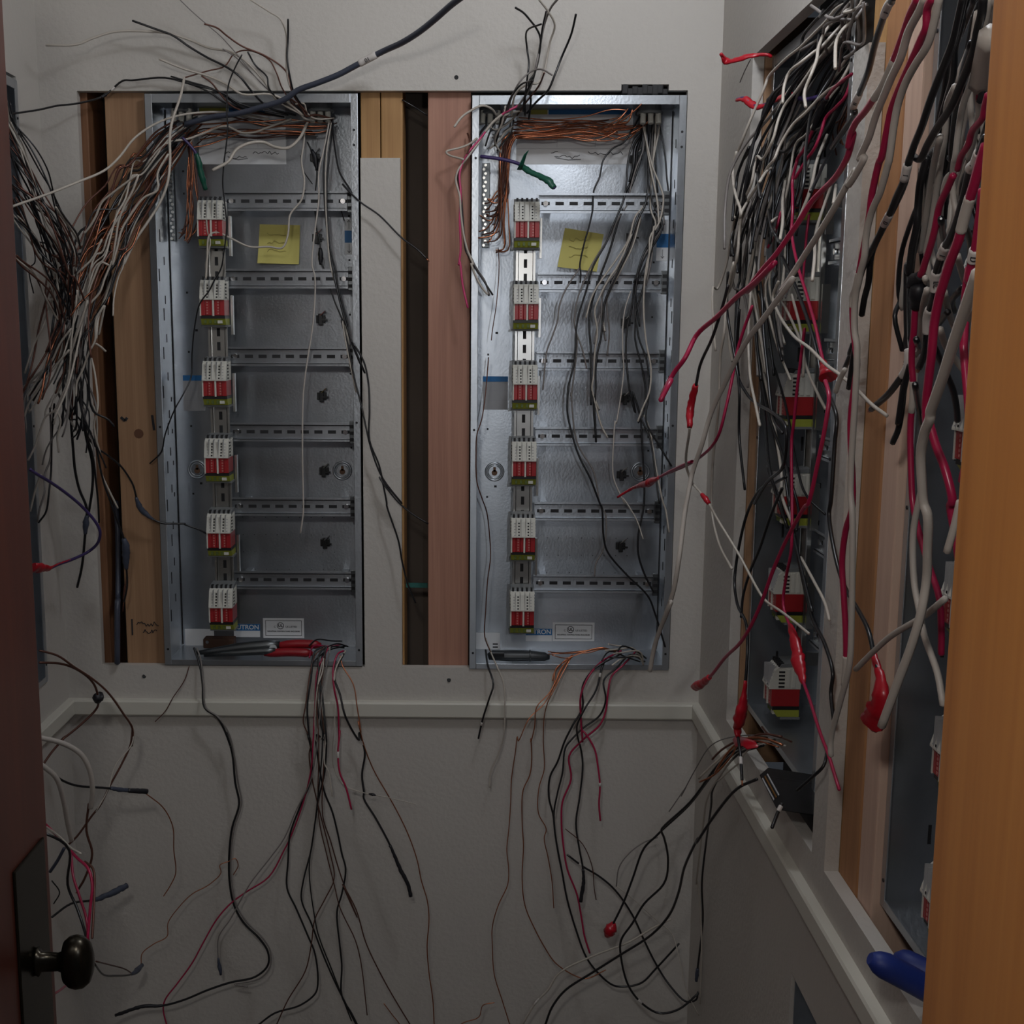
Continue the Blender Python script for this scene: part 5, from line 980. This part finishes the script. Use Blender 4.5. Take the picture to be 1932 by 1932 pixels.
for s, n in (('E1 1600,-20 1500,500 1400,900 1300,1300 1250,1700 E2 1200,200 1150,700 1100,1200 1150,1800 E3 1180,200', 6), ('E1 1700,600 1600,1000 1550,1400 1480,1900 E2 1400,300 1350,800 1380,1300 1450,1800', 6), ('E2 950,300 880,700 850,1100 800,1500 760,1900 E3 740,300 740,700', 4)):
    strands(s, 'X.50,.51', n, ['black', 'pale', 'black'], JL, JG, (2.2, 2.8), .010, (.05, .25))
wire('pale', 9.0, 'X.42,.44', 'E1 1745,440 1680,700 1615,1010', 'thick white sheathed cable end beside the top of the orange jamb', None, (), 'cable', 'cable')
wire('red', 2.4, 'X.44,.445', 'E1 1625,950 1600,1100 1590,1200', 'red wire coming out of the thick white sheath'); wire('black', 2.4, 'X.44', 'E1 1650,950 1640,1080 1600,1240', 'black wire coming out of the thick white sheath')
wire('red', 2.9, 'X.44,.47,.48', 'E2 1280,520 1260,560 1200,700 1110,900 1050,1200 990,1420 930,1600 900,1700 E3 820,220 860,290 820,500 800,800 780,1000 775,1200 790,1400 790,1600 760,1932 C3 1330,0 1340,150 1380,330 1430,490 1480,650 1490,800 1490,947', 'red wire with black tape wrap in front of the panel next to the jamb', None, (('t', .24, .33, 'blacktape', (3.2, 6.5, 6, 3.4)), ('c', .47, .53, 'pale')))
wire('black', 3.2, 'X.40,.43,.46', 'E2 1680,60 1600,250 1550,380 1500,430 1420,750 1320,1100 1240,1290 1180,1400 1120,1550 1080,1680 1055,1850 E3 1060,340 1010,500 965,650 960,900 930,1080 865,1240', 'black wire with four white markers hanging beside the jamb', None, (('m', .065, .15, '1'), ('m', .475, .53, '1'), ('m', .60, .665, 'LC'), ('m', .75, .84), ('k',)))
wire('red', 3.4, 'X.40,.42,.45', 'E2 1680,150 1600,400 1520,680 1450,900 1400,1080 1340,1320 1240,1580 1130,1932 E3 1120,350 1050,700 1020,1050 980,1400 950,1700 960,1932 C2 1410,930 1460,1100 1510,1230 1550,1400 C3 1540,150 1570,330 1585,440', 'thickest red wire hanging beside the jamb from top to bottom', None, (('c', .115, .19, 'pale'),))
wire('red', 3.0, 'X.38,.40', 'E2 1640,700 1600,1050 1560,1350 1530,1500 1500,1620 1470,1800 E3 1480,50 1440,300 1420,500', 'red wire with white marker close to the jamb', None, (('m', .40, .49, 'D'),))
wire('red', 2.6, 'X.40', 'E3 1420,700 1410,900 1405,1000 C2 1640,1080 1600,1300', 'red wire behind the jamb edge'); wire('red', 2.4, 'X.42,.44', 'E1 1700,1150 1660,1300 1640,1420 E2 1500,0 1460,150 1370,300 1330,450', 'short red wire high beside the jamb')
wire('pale', 3.6, 'X.37,.40,.43,.42', 'E3 1575,90 1470,400 1350,750 1250,1050 1150,1370 1050,1650 1000,1800 C2 1430,960 1400,1040 1380,1150 1385,1300 1395,1416 C3 1415,200 1415,400 1410,550 1380,730 1330,900 1260,1090 1170,1332', 'thick pale wire crossing low from the jamb to its cut end over the pale stud')
wire('pale', 2.8, 'X.45,.46', 'C3 1385,60 1370,130 1340,300 1345,560 1370,700 1400,850 1470,1050 1500,1220', 'pale wire looping beside the thick pale one below'); wire('pale', 2.8, 'X.45,.46', 'C3 1510,650 1400,740 1220,850 1130,930 1033,1027', 'pale wire crossing low over both studs')
wire('pale', 2.6, 'X.40', 'C3 1590,130 1560,260 1520,400', 'short pale wire at the jamb edge')
wire('black', 3.4, 'X.47,.485', 'E2 960,300 880,600 850,900 840,1100 780,1400 740,1700 E3 725,0 720,300 720,600 730,950 740,1090 730,1220 700,1290 620,1400 480,1580 285,1750', 'black wire bending out over the studs with a bare copper tip', None, (('m', .60, .70, '610'), ('k',)))
wire('black', 3.0, 'X.48,.49', 'E3 750,1220 700,1400 650,1650 610,1932 C2 1290,780 1280,900 1260,1020 1230,1092', 'black wire end hanging below the marked black bend'); wire('black', 2.6, 'X.48', 'E2 850,950 830,1250 790,1500 760,1800 E3 760,100 750,300 770,600 760,900', 'black wire beside the marked black bend')
wire('white', 2.2, 'X.47,.475', 'E3 880,1010 820,1100', 'short white tag end beside the tape-wrapped red wire')
# lower part of the side wall
wire('white', 2.0, 'X.48,.47,.48', 'C2 620,230 590,310 620,400 700,520 790,590 880,680 950,730 1040,810 1120,890 1198,947', 'pale wire slanting across the side wall to the pale stud')
wire('white', 1.9, 'X.52,.50', 'C2 600,300 650,360 700,460 740,560 770,690 830,830 870,910', 'white wire beside the red tape cone'); wire('white', 1.9, 'X.50', 'C2 690,300 740,500 755,650 750,740', 'white wire in front of the third block of the wire-covered panel')
wire('black', 2.2, 'X.48,.47', 'C2 500,100 530,300 540,500 560,700 590,950 640,1040', 'black wire dropping through the middle of the side-wall fan'); wire('black', 2.2, 'X.46,.48', 'C2 410,380 400,560 400,720 450,830 500,880 600,940 660,1020 650,1200 560,1300 490,1416', 'black wire making a wide bend over the third block of the wire-covered panel')
wire('black', 2.4, 'X.49,.48,.47', 'C2 640,100 720,280 790,480 830,640 850,760 900,860 930,960 920,1100 900,1400 C3 890,200 930,450 980,600 1040,700 1100,820 1130,950 1170,1110 1165,1220 1120,1320', 'black wire ending in red tape over the lower orange stud', None, (('t', .885, 1, 'redtape', (3, 4, 9, 10), .6),))
wire('red', 2.4, 'X.47,.45,.42', 'C2 870,760 890,850 870,1000 830,1200 780,1416 C3 760,160 660,340 590,500 540,640 480,780 420,880 330,970 260,1060 200,1110 158,1122', 'red wire curving down over the drywall edge, red tape on its end', None, (('t', .84, 1, 'redtape', (3, 4.2, 5, 5.5, 2)),))
wire('red', 2.0, 'X.49,.48', 'C2 760,480 740,640 720,800 700,1000 690,1080 C3 690,370 660,540 645,680 700,850 730,1000 745,1070 790,1200 830,1330 860,1416 C4 880,190 945,397', 'red wire hanging over the lowest block of the wire-covered panel, red tape halfway', None, (('t', .60, .74, 'redtape', (2.4, 5.5, 8, 2.4), .6),))
wire('black', 2.0, 'X.45,.47', 'C2 350,180 345,380 380,600 410,800 410,1050 440,1342', 'black wire hanging along the drywall edge beside the room corner')
wire('black', 1.9, 'X.38,.36', 'C2 350,250 330,330 270,520 200,680 180,780 165,830 148,910 145,1010', 'dark wire end wrapped in red tape, hanging in front of the room corner', None, (('t', .72, 1, 'redtape', (2.8, 3.8, 4.6, 2.6)),))
wire('white', 1.8, 'X.36,.44,.49', 'C2 145,1015 130,1230 160,1310 C3 150,25 240,130 290,220 400,400 520,620 550,660 650,730 782,837', 'white wire with a red tape dot crossing the lower drywall edge to the fifth block', None, (('t', .44, .475, 'redtape', (2.4, 3.2, 2.4)),))
wire('red', 2.2, 'X.46,.42,.36', 'C2 480,360 430,500 400,600 370,760 340,900 300,1050 200,1170 0,1265 B2 1810,1160 1700,1210 1590,1270 1500,1300 1422,1347', 'red wire reaching across to the bright panel, red tape flag on its end', None, (('t', .80, 1, 'redtape', (2.6, 6.5, 5, 3.5, 2), .7),))
wire('black', 2.2, 'X.49,.47,.455', 'C3 660,0 600,30 520,70 450,200 400,420 385,560 400,680 450,800 450,1000 430,1200 410,1310 C4 400,70 415,200 425,345', 'black wire with red tape wrap dropping over the chair rail, copper tip', None, (('t', .76, .90, 'redtape', (2.6, 4, 9, 8, 3), .7), ('m', .95, .965), ('k',)))
bm = bmesh.new(); q = PX(1386, 1392, XM(.462)); chain(bm, [q, PX(1396, 1400, XM(.464)), PX(1407, 1401, XM(.468)), PX(1417, 1406, XM(.472)), PX(1430, 1409, XM(.478))], [.004, .009, .0065, .008, .0012], 10, 0, .22)
tag(obj('tape_flag', bm, W['redtape'], None, None, q), 'wide red tape flag above the side-wall chair rail', 'tape')
wire('black', 2.0, 'X.48,.47', 'C3 640,60 580,200 520,380 470,500 430,640 420,750', 'black wire inside the far edge of the wire-covered panel'); wire('black', 2.4, 'X.50,.49', 'C3 560,-60 600,60 650,140 690,250 740,500 800,750 870,900 910,1050 900,1150 915,1300', 'black wire running down the near side of the lower blocks')
wire('white', 1.9, 'X.50,.49', 'C3 740,430 800,540 870,680 892,765', 'white wire end beside the fifth block of the wire-covered panel'); wire('black', 2.0, 'X.50,.49', 'C3 650,-40 700,300 760,560 800,720', 'black wire in front of the fifth block of the wire-covered panel')
strands('C2 520,600 560,900 620,1200 680,1400 C3 720,300', 'X.51,.50', 6, ['black', 'black', 'white'], '{} wire hanging low in the wire-covered panel', 'low wires of the wire-covered panel', (1.8, 2.3), .010)
wire('redtape', 2.6, 'X.505,.47,.44', 'D1 740,690 700,668 600,665 480,680 330,720 240,745 190,745 130,655', 'flag of red tape poking out at the top corner of the side-wall opening', None, (('t', .2, .95, 'redtape', (3, 4, 4.5, 4, 3.5, 5, 3), .5),), 'tape_flag', 'tape')
wire('purple', 3.0, 'X.53,.50,.46', 'D1 1360,1200 1320,1180 1180,1210 1030,1180 960,1160 830,1200 700,1260 600,1300 520,1280 420,1200 330,1212', 'purple wire in the side-wall panel ending in a curled red tape flag', None, (('t', .32, 1, 'redtape', (3.2, 5.5, 4, 4, 5, 3), .6),))
wire('grey', .8, 'X.47', 'D1 490,720 420,860 360,1000', 'hair-thin grey thread below the top corner of the side-wall opening')
wire('black', 2.0, 'X.50,.47', 'C4 880,190 860,270 800,330 720,400', 'black cord from behind the drywall strip to the black device'); wire('black', 2.2, 'X.455,.44', 'C4 640,470 620,510 600,560 585,600', 'short black wire end below the black device', None, (('m', .1, .3),))
wire('brown', 1.4, 'X.54,.52', 'C4 690,140 640,120 560,95 530,60', 'frayed brown wire below the lowest block of the wire-covered panel')

# the runs that show largest become wires of their own, the rest of the tangles stay one mass
def shown(f): return f[0] * sum((b - a).length for a, b in zip(f[2], f[2][1:])) / max(f[2][len(f[2]) // 2].y, .5) ** 2
FILL.sort(key=shown, reverse=True)
n_own = max(0, 296 - sum(1 for o in C.objects if o.parent is None and o.name.split('.')[0] == 'wire'))
for r_, col, path, lab, grp in FILL[:n_own]: wire(col, r_, None, None, lab, grp, path=path)
if FILL[n_own:]:
    bm = bmesh.new(); keys = sorted({f[1] for f in FILL[n_own:]})
    for r_, col, path, lab, grp in FILL[n_own:]:
        path = clear(path, r_ * .00092); path = [p for i, p in enumerate(path) if i == 0 or (p - path[i - 1]).length > 1e-5]
        chain(bm, path, [r_ * .00092] * len(path), 6, keys.index(col))
    tg = tag(obj('wire_tangle', bm, [W[k] for k in keys]), 'mass of thin wires inside the tangles by the door and in both side-wall panels', 'wires'); tg['kind'] = 'stuff'
print('WIRES', n_own, len(FILL))
